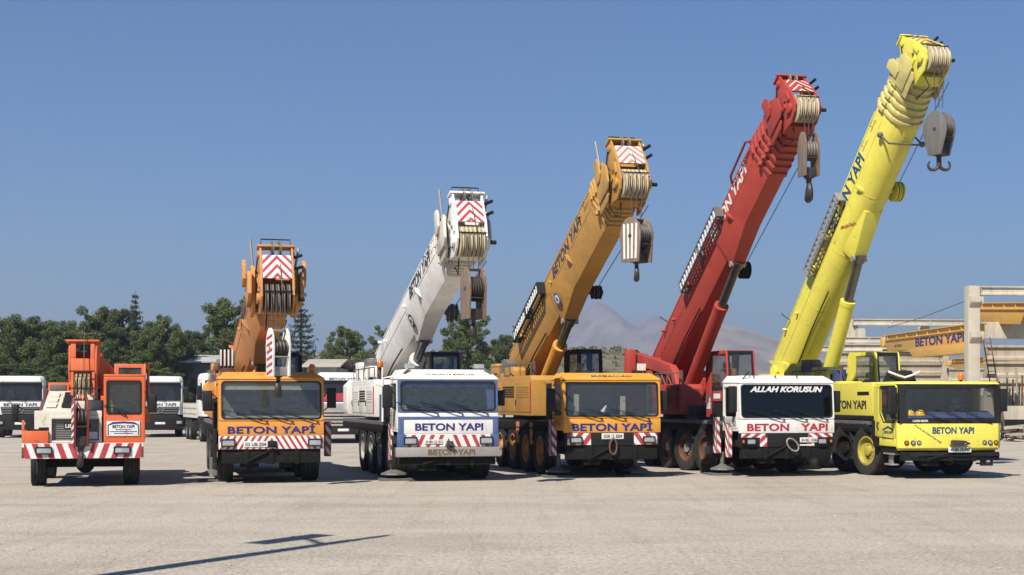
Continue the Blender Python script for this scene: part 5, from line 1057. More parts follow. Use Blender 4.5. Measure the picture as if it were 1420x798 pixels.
# ------------------------------------------------------------------ trucks parked behind the cranes
def star_emblem(parent, x, y, z, r):
    mb = MB(); n = 20
    mb.tube([(x + r * math.cos(2 * math.pi * i / n), y, z + r * math.sin(2 * math.pi * i / n)) for i in range(n + 1)], r * 0.1, 5)
    for a in (90, 210, 330):
        a = R(a); c, s = math.cos(a), math.sin(a)
        mb.add([(x + r * c, y, z + r * s), (x - s * r * 0.14, y, z + c * r * 0.14), (x + s * r * 0.14, y, z - c * r * 0.14), (x, y - 0.03, z)], [(0, 1, 3), (0, 3, 2)])
    return mb.build('star_emblem', M_lens, parent, recalc=False)
def truck(loc, th, label, kind='dark_grille', txt=True, body='tipper', name='parked_truck'):
    root = empty(name, loc, th, label, 'truck', 'white trucks parked behind the cranes')
    W, D = 2.48, 2.0; h = W / 2; zb, zw, zt, zr = 1.25, 1.95, 3.0, 3.36
    rnd = lambda y, z, k=1.0: [(-h * k, y + 0.22, z), (-h * k + 0.2, y, z), (h * k - 0.2, y, z), (h * k, y + 0.22, z), (h * k, D, z), (-h * k, D, z)]
    mb = MB().loft([rnd(0.0, zb), rnd(0.0, zw)])
    mb.loft([rnd(0.14, zt), rnd(0.14, zt + 0.1), rnd(0.22, zr - 0.08, 0.97), rnd(0.45, zr, 0.88)])
    for s in (-1, 1):
        mb.ring([(0.3, zw), (D, zw), (D, zt), (0.36, zt)], [(0.5, zw + 0.06), (1.35, zw + 0.06), (1.35, zt - 0.12), (0.52, zt - 0.12)], 'x', s * h, s * (h - 0.06))
        mb.loft([[(s * h, 0.22, zw), (s * (h - 0.09), 0.09, zw), (s * (h - 0.12), 0.13, zw), (s * h, 0.3, zw)], [(s * h, 0.34, zt), (s * (h - 0.09), 0.22, zt), (s * (h - 0.12), 0.26, zt), (s * h, 0.42, zt)]])
    mb.box(-h + 0.06, h - 0.06, D - 0.06, D, zw, zt)
    cab = mb.build('cab', M_white, root, 0.03)
    sh = lambda v: Vector((v.x, v.y + (v.z - zw) * 0.13 + 0.14 * (abs(v.x) / h) ** 3, v.z))
    n = 10; xs = [-h + 0.1 + (W - 0.2) * i / n for i in range(n + 1)]
    MB().add([sh(Vector((x, 0.0, z))) for z in (zw + 0.02, zt - 0.02) for x in xs], [(i, i + 1, n + 2 + i, n + 1 + i) for i in range(n)]).build('windscreen', M_glass, cab, recalc=False)
    MB().box(-h + 0.2, h - 0.2, 0.05, 0.2, zt - 0.12, zt + 0.02).build('visor', M_black, cab, 0.02)
    MB().box(-h + 0.1, h - 0.1, 0.25, 0.7, zw - 0.1, zw + 0.06).build('dashboard', M_dash, cab, 0.03)
    MB().box(-h + 0.08, h - 0.08, D - 0.1, D - 0.065, zw, zt).build('rear_lining', M_int, cab)
    for x in (-0.6, 0.6): seat(cab, x, 1.1, zw - 0.3)
    for s in (-1, 1): MB().box(s * (h - 0.03), s * (h - 0.04), 0.5, 1.35, zw + 0.06, zt - 0.12).build('side_window', M_tint, cab, smooth=0)
    if kind == 'dark_grille':
        gr = MB().prism([(-0.85, 0.95), (0.85, 0.95), (1.02, 1.68), (-1.02, 1.68)], 'y', -0.03, 0.02).build('grille', M_black, cab, 0.02)
        for i in range(5): MB().box(-0.98 + 0.03 * (4 - i), 0.98 - 0.03 * (4 - i), -0.06, -0.03, 1.02 + 0.135 * i, 1.10 + 0.135 * i).build('grille_bar', M_grey, cab, 0.01)
        star_emblem(cab, 0, -0.08, 1.52, 0.17)
        if txt: text('BETON YAPI', (0, -0.003, 1.80), 1.7, 0.17, M_navy, cab, bold=0.03)
        MB().prism([(-h, 0.45), (h, 0.45), (h, 1.0), (0.9, 1.24), (-0.9, 1.24), (-h, 1.0)], 'y', -0.1, 0.5).build('bumper', M_black, root, 0.04)
        for s in (-1, 1): headlight(root, s * 1.02 - 0.17, s * 1.02 + 0.17, 0.72, 0.94, -0.12)
        plate(root, '', -0.27, 0.27, 0.72, 0.84, -0.12)
        for x in (-0.5, 0.3): wiper(cab, x, zw + 0.03, 0.0, 0.6, 12)
    else:
        MB().box(-h + 0.12, h - 0.12, -0.015, 0.0, 1.5, 1.9).build('front_flap', M_steel, cab, 0.01)
        MB().box(-h + 0.1, h - 0.1, 0.02, 0.1, zw + 0.04, zw + 0.42).build('red_band', M_redprint, cab)
        for i in range(5): MB().box(-1.0, 1.0, -0.05, 0.0, 0.82 + 0.16 * i, 0.92 + 0.16 * i).build('grille_bar', M_steel, cab, 0.015)
        MB().box(-1.02, 1.02, -0.01, 0.0, 0.75, 1.55).build('grille', M_black, cab)
        MB().box(-h, h, -0.1, 0.5, 0.42, 0.75).build('bumper', M_black, root, 0.04); plate(root, '', -0.26, 0.26, 0.58, 0.70, -0.12)
        for s in (-1, 1): headlight(root, s * 1.05 - 0.16, s * 1.05 + 0.16, 0.8, 1.02, -0.08)
        MB().box(-0.85, 0.85, 0.02, 0.12, zt - 0.02, zt + 0.12).build('visor_board', M_whiteprint, cab); text('BETON YAPI', (0, 0.019, zt + 0.05), 1.3, 0.1, M_navy, cab, bold=0.02)
    for s in (-1, 1):
        mirror(root, s * (h + 0.17), 0.3, 2.05, 2.75, 0.22, (s * (h - 0.02), 0.4, 2.0))
        MB().box(s * h, s * (h - 0.4), 0.5, D, 0.95, 1.25).build('wheel_arch', M_black, root, 0.03)
    rim = rim_mesh(0.53, 0.34, M_grey)
    for t in (1.35, 5.2, 6.55):
        for s in (-1, 1): wheel(root, s * (h - 0.19), t, TYRE_TRUCK, rim, 0, 0.53)
        MB().cyl((-h + 0.3, t, 0.53), (h - 0.3, t, 0.53), 0.09, n=8).build('axle', M_chassis, root)
    MB().box(-0.42, 0.42, 0.5, 7.6, 0.75, 1.08).box(-h + 0.1, -0.45, 2.5, 4.2, 0.55, 1.05).box(0.45, h - 0.1, 2.5, 4.2, 0.55, 1.05).build('chassis', M_chassis, root, 0.01)
    M_bed = paint('truck_bed_cream', (0.55, 0.52, 0.44), 0.55, 0.5)
    if body == 'tipper':
        mb = MB().box(-h, h, 2.3, 7.7, 1.15, 1.25)
        for s in (-1, 1): mb.box(s * h, s * (h - 0.06), 2.3, 7.7, 1.25, 2.5)
        mb.box(-h + 0.06, h - 0.06, 2.3, 2.36, 1.25, 2.6); mb.box(-h + 0.06, h - 0.06, 7.64, 7.7, 1.25, 2.4)
        tb = mb.build('tipper_body', M_bed, root, 0.015)
        for i in range(8):
            for s in (-1, 1): MB().box(s * h, s * (h + 0.06), 2.4 + 0.72 * i, 2.5 + 0.72 * i, 1.2, 2.45).build('body_rib', M_bed, tb, 0.01)
    else:
        mb = MB().box(-h, h, 2.4, 7.7, 1.15, 1.28); mb.box(-h, h, 2.4, 2.5, 1.28, 2.3); tb = mb.build('flat_bed', M_bed, root, 0.015)
        for i in range(7): MB().box(-h - 0.02, -h + 0.06, 2.6 + 0.8 * i, 2.68 + 0.8 * i, 1.28, 1.9).build('stake', M_bed, tb)
        for j in range(2): MB().box(-h - 0.01, -h + 0.03, 2.5, 7.6, 1.36 + 0.28 * j, 1.56 + 0.28 * j).build('side_board', M_bed, tb, 0.008)
    return root

# ------------------------------------------------------------------ ground, hills, mountains
from mathutils import noise as mn
def ground_material():
    m, n, l, b = nt('gravel_ground'); v = objvec(n, l)
    big = noise(n, l, 0.10, 5, 0.6, v); mid = noise(n, l, 0.9, 5, 0.65, v); fine = noise(n, l, 16, 5, 0.75, v); peb = noise(n, l, 55, 3, 0.7, v)
    trk = noise(n, l, 0.35, 4, 0.6, objvec(n, l, (0.12, 1.6, 1)))
    c = ramp(n, l, mid.outputs[0], [(0.25, (0.365, 0.32, 0.262)), (0.55, (0.415, 0.37, 0.308)), (0.8, (0.46, 0.415, 0.352))])
    cb = ramp(n, l, big.outputs[0], [(0.35, (0.41, 0.35, 0.28)), (0.65, (0.44, 0.40, 0.345))])
    c1 = mixc(n, l, 0.45, c.outputs[0], cb.outputs[0])
    t = ramp(n, l, trk.outputs[0], [(0.50, (0, 0, 0)), (0.68, (0.30, 0.30, 0.30))])
    c1 = mixc(n, l, t.outputs[0], c1, (0.30, 0.265, 0.225))
    pt = noise(n, l, 0.23, 6, 0.7, objvec(n, l, (1, 1.8, 1))); pr = ramp(n, l, pt.outputs[0], [(0.36, (0.86, 0.85, 0.84)), (0.5, (1, 1, 1)), (0.66, (1.10, 1.10, 1.09))])
    c1 = mixc(n, l, 1.0, c1, pr.outputs[0], 'MULTIPLY')
    tk = noise(n, l, 0.8, 3, 0.5, objvec(n, l, (3.2, 0.16, 1))); tr_ = ramp(n, l, tk.outputs[0], [(0.56, (1, 1, 1)), (0.62, (0.90, 0.89, 0.88)), (0.70, (0.97, 0.97, 0.96))]); c1 = mixc(n, l, 0.8, c1, tr_.outputs[0], 'MULTIPLY')
    f = ramp(n, l, fine.outputs[0], [(0.34, (0.55, 0.53, 0.5)), (0.5, (1, 1, 1)), (0.66, (1.24, 1.23, 1.21))])
    c2 = mixc(n, l, 1.0, c1, f.outputs[0], 'MULTIPLY')
    p = ramp(n, l, peb.outputs[0], [(0.33, (0.55, 0.53, 0.5)), (0.46, (1, 1, 1)), (0.64, (1.15, 1.15, 1.14))])
    c3 = mixc(n, l, 0.8, c2, p.outputs[0], 'MULTIPLY')
    l.new(c3, b.inputs['Base Color']); b.inputs['Roughness'].default_value = 0.95
    ad = n.new('ShaderNodeMath'); ad.operation = 'ADD'; l.new(fine.outputs[0], ad.inputs[0]); l.new(peb.outputs[0], ad.inputs[1])
    bp = n.new('ShaderNodeBump'); bp.inputs['Strength'].default_value = 0.55; bp.inputs['Distance'].default_value = 0.03
    l.new(ad.outputs[0], bp.inputs['Height']); l.new(bp.outputs[0], b.inputs['Normal']); return m
xs = [-7000, -1500, -400, -100] + list(range(-60, 61, 4)) + [100, 400, 1500, 7000]; ys = [-40, 0] + list(range(6, 90, 4)) + [120, 200, 400, 1000, 2400, 5800]
gv = [(x, y, 0.03 * (mn.noise(Vector((x * 0.07, y * 0.09, 0))) ) * (1 if abs(x) < 70 and 6 <= y < 30 else 0)) for y in ys for x in xs]; nx = len(xs)
gm = MB().add(gv, [(j * nx + i, j * nx + i + 1, (j + 1) * nx + i + 1, (j + 1) * nx + i) for j in range(len(ys) - 1) for i in range(nx - 1)])
tag(gm.build('ground', ground_material(), recalc=False), 'pale beige gravel yard', None, kind='structure')
rng = random.Random(3)
st = MB()
for i in range(9000):
    y = 14 + 26 * rng.random() ** 1.5; x = rng.uniform(-0.40, 0.40) * y; r = rng.choice((0.008, 0.01, 0.012, 0.016, 0.02, 0.034 if i % 5 == 0 else 0.014))
    a = rng.random() * 6.3; sx, sy, sz = r * rng.uniform(0.8, 1.5), r * rng.uniform(0.8, 1.3), r * rng.uniform(0.5, 0.9)
    ca, sa = math.cos(a), math.sin(a); z = 0.034 if y < 34 else 0.004
    z = 0.03 * mn.noise(Vector((x * 0.07, y * 0.09, 0))) if y < 27 else 0.0
    st.add([(x + sx * ca * px - sy * sa * py, y + sx * sa * px + sy * ca * py, z + sz * pz) for px, py, pz in ((1, 0, 0.1), (0, 1, 0.1), (-1, 0, 0.1), (0, -1, 0.1), (0.2, 0.1, 0.8))], [(0, 1, 4), (1, 2, 4), (2, 3, 4), (3, 0, 4)])
tag(st.build('loose_stones', wood_concrete('stone', (0.36, 0.32, 0.27), 0.3, 9), smooth=0, recalc=False), 'small loose stones lying on the gravel yard', 'stones', kind='stuff')

def lerp_tab(tab, x):
    if x <= tab[0][0]: return tab[0][1]
    for (a, fa), (b, fb) in zip(tab[:-1], tab[1:]):
        if x <= b:
            t = (x - a) / (b - a); t = t * t * (3 - 2 * t) * 0.5 + t * 0.5; return fa + (fb - fa) * t
    return tab[-1][1]
def mountain(name, label, Y, depth, tab, seed, col):
    """tab: ridge height in metres against x in metres"""
    nx, ny = 240, 34; x0, x1 = tab[0][0], tab[-1][0]; v = []
    for j in range(ny + 1):
        t = j / ny
        for i in range(nx + 1):
            x = x0 + (x1 - x0) * i / nx; p = Vector((x * 0.0022, t * 1.9 + seed, seed)); hgt = lerp_tab(tab, x)
            prof = min(1.0, (t / 0.72)) ** 1.25 if t < 0.72 else 1 - ((t - 0.72) / 0.28) ** 2
            rid = mn.multi_fractal(Vector((x * 0.006, t * 3.2 + seed, seed)), 1.0, 2.1, 5)
            n1 = 1 - abs(mn.noise(Vector((x * 0.011 + 0.35 * mn.noise(p * 3), t * 1.2, seed)))) * 2
            z = hgt * prof * (0.93 + 0.10 * (rid - 1)) + hgt * 0.26 * (n1 - 0.5) * math.sin(math.pi * min(1, t / 0.72)) 
            v.append((x, Y + depth * (t - 0.72), max(-0.5, z)))
    o = MB().add(v, [(j * (nx + 1) + i, j * (nx + 1) + i + 1, (j + 1) * (nx + 1) + i + 1, (j + 1) * (nx + 1) + i) for j in range(ny) for i in range(nx)])
    m, n, l, b = nt(name + '_rock'); nz = noise(n, l, 0.012, 6, 0.65, objvec(n, l))
    r = ramp(n, l, nz.outputs[0], [(0.35, tuple(c * 0.62 for c in col)), (0.65, tuple(c * 1.2 for c in col))]); l.new(r.outputs[0], b.inputs['Base Color']); b.inputs['Roughness'].default_value = 0.95
    return tag(o.build(name, m, smooth=180, recalc=False), label, None, kind='structure')
mountain('mountains', 'bare grey brown mountain range on the horizon', 4000, 1800, [(-3000, 70), (-2200, 90), (-1500, 60), (-900, 90), (-500, 128), (-300, 130), (-150, 165), (-40, 188), (60, 196), (150, 205), (190, 252), (238, 304), (290, 276), (345, 235), (395, 270), (450, 246), (540, 225), (640, 190), (760, 160), (900, 135), (1200, 120), (1700, 110), (2300, 90), (3000, 70)], 2.3, (0.21, 0.18, 0.165))
mountain('near_ridge', 'lower pale ridge in front of the mountains', 2600, 1100, [(-2600, 20), (-1200, 40), (-420, 66), (-200, 62), (0, 70), (120, 78), (230, 92), (300, 120), (360, 146), (410, 138), (480, 118), (580, 92), (700, 76), (1000, 70), (1500, 60), (2600, 30)], 7.7, (0.25, 0.205, 0.17))
def dry_hill():
    m, n, l, b = nt('dry_scrub_ground'); nz = noise(n, l, 0.13, 6, 0.7, objvec(n, l)); n2 = noise(n, l, 1.4, 4, 0.7, objvec(n, l))
    r = ramp(n, l, nz.outputs[0], [(0.3, (0.05, 0.052, 0.026)), (0.5, (0.13, 0.115, 0.066)), (0.75, (0.20, 0.165, 0.105))]); c = mixc(n, l, 0.5, r.outputs[0], n2.outputs[0], 'OVERLAY')
    l.new(c, b.inputs['Base Color']); b.inputs['Roughness'].default_value = 1
    nx, ny = 90, 24; hz = lambda x, t: ((13.6 - 0.028 * abs(x - 15)) * (1 - 0.62 * max(0, min(1, (x - 24) / 26))) + 1.6 * mn.noise(Vector((x * 0.03, t * 2, 1)))) * (math.sin(min(1, t / 0.75) * math.pi / 2) if t < 0.75 else math.cos((t - 0.75) / 0.25 * math.pi / 2)) - 0.4
    v = [(-190 + 380 * i / nx, 215 + 150 * j / ny, hz(-190 + 380 * i / nx, j / ny)) for j in range(ny + 1) for i in range(nx + 1)]
    o = MB().add(v, [(j * (nx + 1) + i, j * (nx + 1) + i + 1, (j + 1) * (nx + 1) + i + 1, (j + 1) * (nx + 1) + i) for j in range(ny) for i in range(nx)]).build('dry_hill', m, recalc=False)
    tag(o, 'low dry hill behind the ochre crane', None, kind='structure')
    r_ = random.Random(5); mb = MB()
    for k in range(1500):
        x = r_.uniform(-90, 130); t = r_.uniform(0.2, 0.8); z = hz(x, t); y = 215 + 150 * t; s = r_.uniform(0.25, 0.8)
        for q in range(14):
            a, e = r_.random() * 6.28, r_.random() * 1.5; c = Vector((x + s * math.cos(a) * math.cos(e) * 0.9, y + s * math.sin(a) * math.cos(e) * 0.9, z + s * math.sin(e) * 0.8))
            u = Vector((r_.uniform(-1, 1), r_.uniform(-1, 1), r_.uniform(-1, 1))).normalized() * s * 0.45; w = u.orthogonal().normalized() * s * 0.35
            mb.poly([c - u, c + w, c + u, c - w])
    tag(mb.build('scrub', M_leaf['scrub'], smooth=0, recalc=False), 'low olive scrub bushes on the dry hill', 'scrub', kind='stuff')

# ------------------------------------------------------------------ trees
def leaf_mat(name, a, b_):
    m, n, l, b = nt(name); oi = n.new('ShaderNodeObjectInfo'); nz = noise(n, l, 0.9, 3, 0.6, objvec(n, l)); n2 = noise(n, l, 9, 2, 0.5, objvec(n, l))
    mx = n.new('ShaderNodeMath'); mx.operation = 'ADD'; l.new(nz.outputs[0], mx.inputs[0]); l.new(n2.outputs[0], mx.inputs[1])
    ms = n.new('ShaderNodeMath'); ms.operation = 'MULTIPLY_ADD'; l.new(oi.outputs['Random'], ms.inputs[0]); ms.inputs[1].default_value = 0.25; l.new(mx.outputs[0], ms.inputs[2])
    r = ramp(n, l, ms.outputs[0], [(0.75, a), (1.45, b_)]); l.new(r.outputs[0], b.inputs['Base Color']); b.inputs['Roughness'].default_value = 0.7
    b.inputs['Specular IOR Level'].default_value = 0.25
    return m
M_leaf = dict(pine=leaf_mat('pine_needles', (0.024, 0.038, 0.012), (0.092, 0.118, 0.036)), fir=leaf_mat('fir_needles', (0.016, 0.026, 0.020), (0.042, 0.058, 0.036)), dark=leaf_mat('dark_pine_needles', (0.020, 0.032, 0.014), (0.070, 0.088, 0.036)), scrub=leaf_mat('scrub_leaves', (0.05, 0.055, 0.022), (0.12, 0.115, 0.05)))
def leaf_quad(mb, c, s, r, flat=0.0):
    u = Vector((r.gauss(0, 1), r.gauss(0, 1), r.gauss(0, 1) * (1 - flat))).normalized(); w = u.cross(Vector((r.gauss(0, 1), r.gauss(0, 1), r.gauss(0, 1)))).normalized()
    u *= s * r.uniform(0.8, 1.4); w *= s * r.uniform(0.16, 0.32); mb.poly([c - u, c + w, c + u, c - w])
def pine_variant(seed, H, Rw, base, lobes, mat, tuft=0.125):
    r = random.Random(seed); tr = MB(); cr = MB()
    lean = (r.uniform(-0.3, 0.3), r.uniform(-0.3, 0.3)); ax = lambda t: Vector((lean[0] * t * t, lean[1] * t * t, H * t))
    tr.tube([ax(t) for t in (0, 0.2, 0.45, 0.7, 0.95)], [0.22, 0.18, 0.13, 0.08, 0.02], 8)
    for k in range(lobes):
        t = base + (0.985 - base) * (k + 0.5 + r.uniform(-0.4, 0.4)) / lobes; tt = (t - base) / (1 - base)
        env = Rw * (math.sin(math.pi * min(1, tt * 0.70 + 0.22)) ** 0.55) * r.uniform(0.55, 1.12); a = k * 2.399 + r.uniform(-0.5, 0.5)
        st_ = ax(max(0.1, t - 0.1)); en = ax(t) + Vector((env * math.cos(a), env * math.sin(a), 0))
        tr.tube([st_, st_.lerp(en, 0.5) + Vector((0, 0, 0.1)), en], [0.06, 0.045, 0.015], 5)
        for m_ in range(3):
            f = (0.98, 0.72, 0.45)[m_]; c = st_.lerp(en, f) + Vector((r.uniform(-0.3, 0.3), r.uniform(-0.3, 0.3), r.uniform(0, 0.35))); rad = r.uniform(0.42, 0.78) * (1.0 if tt < 0.8 else 0.8)
            for q in range(int(330 * rad / 0.6)):
                d = Vector((r.gauss(0, 1), r.gauss(0, 1), r.gauss(0, 1))).normalized() * rad * r.random() ** 0.4
                leaf_quad(cr, c + Vector((d.x, d.y, d.z * 0.72)), tuft * r.uniform(0.7, 1.3), r)
    for q in range(160):
        leaf_quad(cr, ax(0.97) + Vector((r.gauss(0, 0.2), r.gauss(0, 0.2), r.gauss(0, 0.2) - 0.15)), tuft, r)
    return tr.mesh('trunk', M_bark), cr.mesh('crown', mat, smooth=0, recalc=False)
def fir_variant(seed, H, Rw, mat):
    r = random.Random(seed); tr = MB(); cr = MB(); tr.tube([(0, 0, 0), (0.05, 0, H * 0.5), (0, 0, H * 0.99)], [0.2, 0.11, 0.015], 8)
    n = 22
    for k in range(n):
        t = 0.16 + 0.82 * k / n; z = H * t; env = Rw * (1 - t) ** 0.85 + 0.12
        for b_ in range(6 if t < 0.8 else 4):
            a = b_ * 2 * math.pi / 6 + k * 0.7 + r.uniform(-0.25, 0.25); L = env * r.uniform(0.7, 1.2); d = Vector((math.cos(a), math.sin(a), 0))
            pts = [Vector((0, 0, z)), Vector((0, 0, z)) + d * L * 0.6 + Vector((0, 0, -0.12 * L)), Vector((0, 0, z)) + d * L + Vector((0, 0, 0.06 * L))]
            tr.tube(pts, [0.03, 0.02, 0.008], 4)
            for q in range(int(10 + 26 * L)):
                f = r.random() ** 0.8; c = pts[0].lerp(pts[1], f / 0.6) if f < 0.6 else pts[1].lerp(pts[2], (f - 0.6) / 0.4)
                leaf_quad(cr, c + Vector((r.gauss(0, 0.1), r.gauss(0, 0.1), r.gauss(0, 0.06) - 0.03)), 0.13 * r.uniform(0.7, 1.3), r)
    return tr.mesh('trunk', M_bark), cr.mesh('crown', mat, smooth=0, recalc=False)
V = dict(a=pine_variant(1, 10, 2.6, 0.14, 40, M_leaf['pine']), b=pine_variant(2, 10, 2.4, 0.16, 38, M_leaf['dark']), c=pine_variant(3, 10, 2.9, 0.12, 42, M_leaf['pine']), d=pine_variant(4, 10, 2.1, 0.15, 34, M_leaf['dark']), r=pine_variant(5, 10, 3.2, 0.1, 44, M_leaf['pine']), f=fir_variant(6, 10, 2.1, M_leaf['fir']))
def tree(px, ytop, Y, kind, wide, label, rz=0.0, name='pine_tree', group='pine trees behind the yard'):
    """px, ytop are read off at distance Y and turned into metres"""
    x = (px - 710) / 2000 * Y; Ht = 2.05 + (555 - ytop) / 2000 * Y; s = Ht / 10
    o = empty(name, (x, Y, 0), rz, label, 'tree', group); o.scale = (s * wide, s * wide, s)
    link_mesh('trunk', V[kind][0], o); link_mesh('crown', V[kind][1], o); return o
ORD = ('first', 'second', 'third', 'fourth', 'fifth', 'sixth', 'seventh', 'eighth', 'ninth', 'tenth', 'eleventh', 'twelfth', 'thirteenth', 'fourteenth', 'fifteenth')
row = [(5, 441, 112, 'c', 1.0), (34, 442, 108, 'a', 0.95), (60, 446, 120, 'b', 1.0), (80, 448, 106, 'a', 0.9), (103, 450, 112, 'c', 0.9), (138, 430, 108, 'a', 0.85), (168, 428, 118, 'd', 0.9), (202, 455, 104, 'a', 0.85), (222, 441, 107, 'c', 0.8)]
for i, (px, yt, Y, kd, wd) in enumerate(row):
    tree(px, yt, Y, kd, wd, ('tall ' if yt < 430 else '') + 'green pine, %s from the left in the front of the tree line' % ORD[i], i * 1.3)
tree(188, 400, 110, 'f', 0.72, 'spire shaped conifer rising above the tree line on the left', 0.4, 'fir_tree', 'conifers')
tree(417, 397, 116, 'f', 1.0, 'dark spire shaped conifer beside the amber boom head', 1.1, 'fir_tree', 'conifers')
tree(253, 462, 110, 'd', 1.0, 'small pine left of the grey shed', 0.2); tree(275, 459, 118, 'b', 0.9, 'pine over the grey shed roof', 2.2)
tree(313, 417, 114, 'a', 1.05, 'pine left of the amber boom', 3.0); tree(345, 440, 122, 'd', 1.0, 'pine mostly hidden behind the amber boom', 4.0)
tree(481, 456, 112, 'r', 0.95, 'round crowned pine between the amber and the white crane', 0.7); tree(512, 505, 104, 'd', 1.2, 'low bushy pine behind the white crane superstructure', 0.3); tree(537, 456, 124, 'c', 0.85, 'pine behind the foot of the white boom', 5.0)
tree(650, 437, 118, 'r', 1.0, 'wide dark pine below the white crane hook', 1.9); tree(699, 464, 126, 'd', 0.8, 'thin sparse pine right of the wide dark pine', 2.8); tree(604, 500, 126, 'b', 1.0, 'low pine behind the white crane operator cab', 1.0); tree(722, 497, 132, 'd', 1.2, 'bushy low pine behind the ochre crane housing', 0.6)
for i, px in enumerate((-28, 18, 48, 70, 92, 120, 155, 180, 212, 240, 262, 292, 328, 372, 440)):
    tree(px, 452 + 9 * ((i * 7) % 5) + (28 if px > 430 else 0) + (14 if 235 < px < 300 else 0), 136 + 3 * (i % 3), 'abcd'[i % 4], 1.15, 'half hidden pine in the back row of trees, %s from the left' % ORD[i], i * 0.9, group='back row pines')
for i, px in enumerate((12, 45, 72, 95, 118, 150, 182, 214, 236)):
    tree(px, 505 + 6 * (i % 3), 99 + (i % 2), 'dbac'[i % 4], 1.9, 'low dark bush under the tree line, %s from the left' % ORD[i], i * 1.7, name='bush', group='bushes under the tree line')
dry_hill()

# ------------------------------------------------------------------ sheds
def shed(px0, px1, ytop, Y, depth, wall, roofm, label, th=0.0, fence=False):
    x0, x1 = (px0 - 710) / 2000 * Y, (px1 - 710) / 2000 * Y; H = 2.05 + (555 - ytop) / 2000 * Y
    o = empty('shed', (x0, Y, 0), th, label, 'shed'); W = x1 - x0
    MB().box(0, W, 0, depth, 0, H - 0.45).build('wall', wall, o)
    n = int(W / 0.5)
    for i in range(n): MB().box(W * i / n, W * i / n + 0.12, -0.06, 0, 0, H - 0.5).build('wall_rib', wall, o)
    MB().prism([(-0.5, H - 0.45), (-0.5, H - 0.35), (depth / 2, H + 0.25), (depth + 0.5, H - 0.35), (depth + 0.5, H - 0.45), (depth / 2, H + 0.15)], 'x', -0.4, W + 0.4).build('roof', roofm, o)
    MB().box(W * 0.3, W * 0.3 + 2.4, -0.08, 0.0, 0, min(3.0, H - 1)).build('door', M_black, o); return o
M_roof = wood_concrete('weathered_roof', (0.42, 0.38, 0.32), 0.35, 0.5); M_shedgrey = wood_concrete('grey_sheet', (0.11, 0.115, 0.12), 0.3, 0.6); M_shedpale = wood_concrete('pale_sheet', (0.40, 0.41, 0.40), 0.3, 0.6)
shed(247, 300, 495, 109, 7, M_shedgrey, M_shedpale, 'dark grey sheet metal shed with pale roof behind the trucks')
shed(426, 466, 501, 104, 8, M_shedpale, M_roof, 'pale ribbed shed with tan roof right of the amber operator cab')

# ------------------------------------------------------------------ precast concrete yard on the right
M_conc = wood_concrete('precast_concrete', (0.48, 0.43, 0.34), 0.45, 0.7); M_conc2 = wood_concrete('stained_concrete', (0.41, 0.345, 0.255), 0.6, 0.6)
M_gantry = paint('gantry_yellow', (0.64, 0.36, 0.075), 0.55, 0.35)
def column(x, y, w, zt, corbels, label, mat=M_conc):
    o = empty('concrete_column', (x, y, 0), R(6), label, 'column', 'precast concrete columns')
    MB().box(-w / 2, w / 2, -w * 0.45, w * 0.45, 0, zt).build('shaft', mat, o, 0.02)
    for zc, out, hh in corbels: MB().prism([(w / 2, zc), (w / 2 + out, zc), (w / 2 + out, zc - hh * 0.55), (w / 2, zc - hh)], 'y', -w * 0.44, w * 0.44).build('corbel', mat, o, 0.015); MB().prism([(-w * 0.45, zc), (-w * 0.45 - out, zc), (-w * 0.45 - out, zc - hh * 0.5), (-w * 0.45, zc - hh)], 'x', -w * 0.44, w * 0.44).build('corbel', mat, o, 0.015)
    return o
def beam(p, q, w, h_, label, mat=M_conc, name='concrete_beam', flange=True, group='precast concrete beams'):
    p, q = Vector(p), Vector(q); L = (q - p).length; o = empty(name, p, math.atan2(q.y - p.y, q.x - p.x), label, 'beam', group); o.rotation_euler[1] = -math.asin((q.z - p.z) / L)
    pr = [(-w / 2, 0), (w / 2, 0), (w / 2, h_ * 0.2), (w * 0.28, h_ * 0.3), (w * 0.28, h_ * 0.78), (w / 2, h_ * 0.86), (w / 2, h_), (-w / 2, h_), (-w / 2, h_ * 0.86), (-w * 0.28, h_ * 0.78), (-w * 0.28, h_ * 0.3), (-w / 2, h_ * 0.2)] if flange else [(-w / 2, 0), (w / 2, 0), (w / 2, h_), (-w / 2, h_)]
    MB().prism(pr, 'x', 0, L).build('web', mat, o, 0.012)
    n = max(2, int(L / 2.4))
    for i in range(n + 1): MB().box(L * i / n - 0.05 if i else 0.01, L * i / n + 0.05 if i < n else L - 0.01, -w * 0.42, -w * 0.28 - 0.002, h_ * 0.27, h_ * 0.8).build('stiffener', mat, o)
    return o
X = lambda px, Y: (px - 710) / 2000 * Y
Z = lambda py, Y: 2.05 + (555 - py) / 2000 * Y
column(X(1348, 70), 70, 0.58, Z(397, 70), ((Z(412, 70), 0.2, 0.55), (Z(460, 70), 0.22, 0.6)), 'tall concrete column with corbels behind the yellow crane cab')
beam((X(1358, 70), 70, Z(410, 70)), (X(1358, 70) + 7, 70.6, Z(410, 70)), 0.4, 0.44, 'concrete beam resting on top of the tall column', flange=True)
column(X(1350, 70) + 7.3, 71, 0.58, Z(397, 70), ((Z(412, 70), 0.2, 0.5),), 'concrete column outside the right edge carrying the far beam end')
beam((X(1362, 74), 74, Z(470, 74)), (X(1362, 74) + 9, 75, Z(470, 74)), 0.5, 0.85, 'deep concrete runway beam right of the tall column', flange=False)
column(X(1180, 112), 112, 0.9, Z(444, 112), ((Z(468, 112), 0.35, 0.8),), 'distant concrete column behind the yellow operator cab')
column(X(1286, 112), 113, 0.7, Z(452, 112), (), 'distant short concrete column above the yellow gantry girder')
column(X(1193, 108), 108, 0.6, Z(456, 108), (), 'short distant concrete column right of the distant corbelled column')
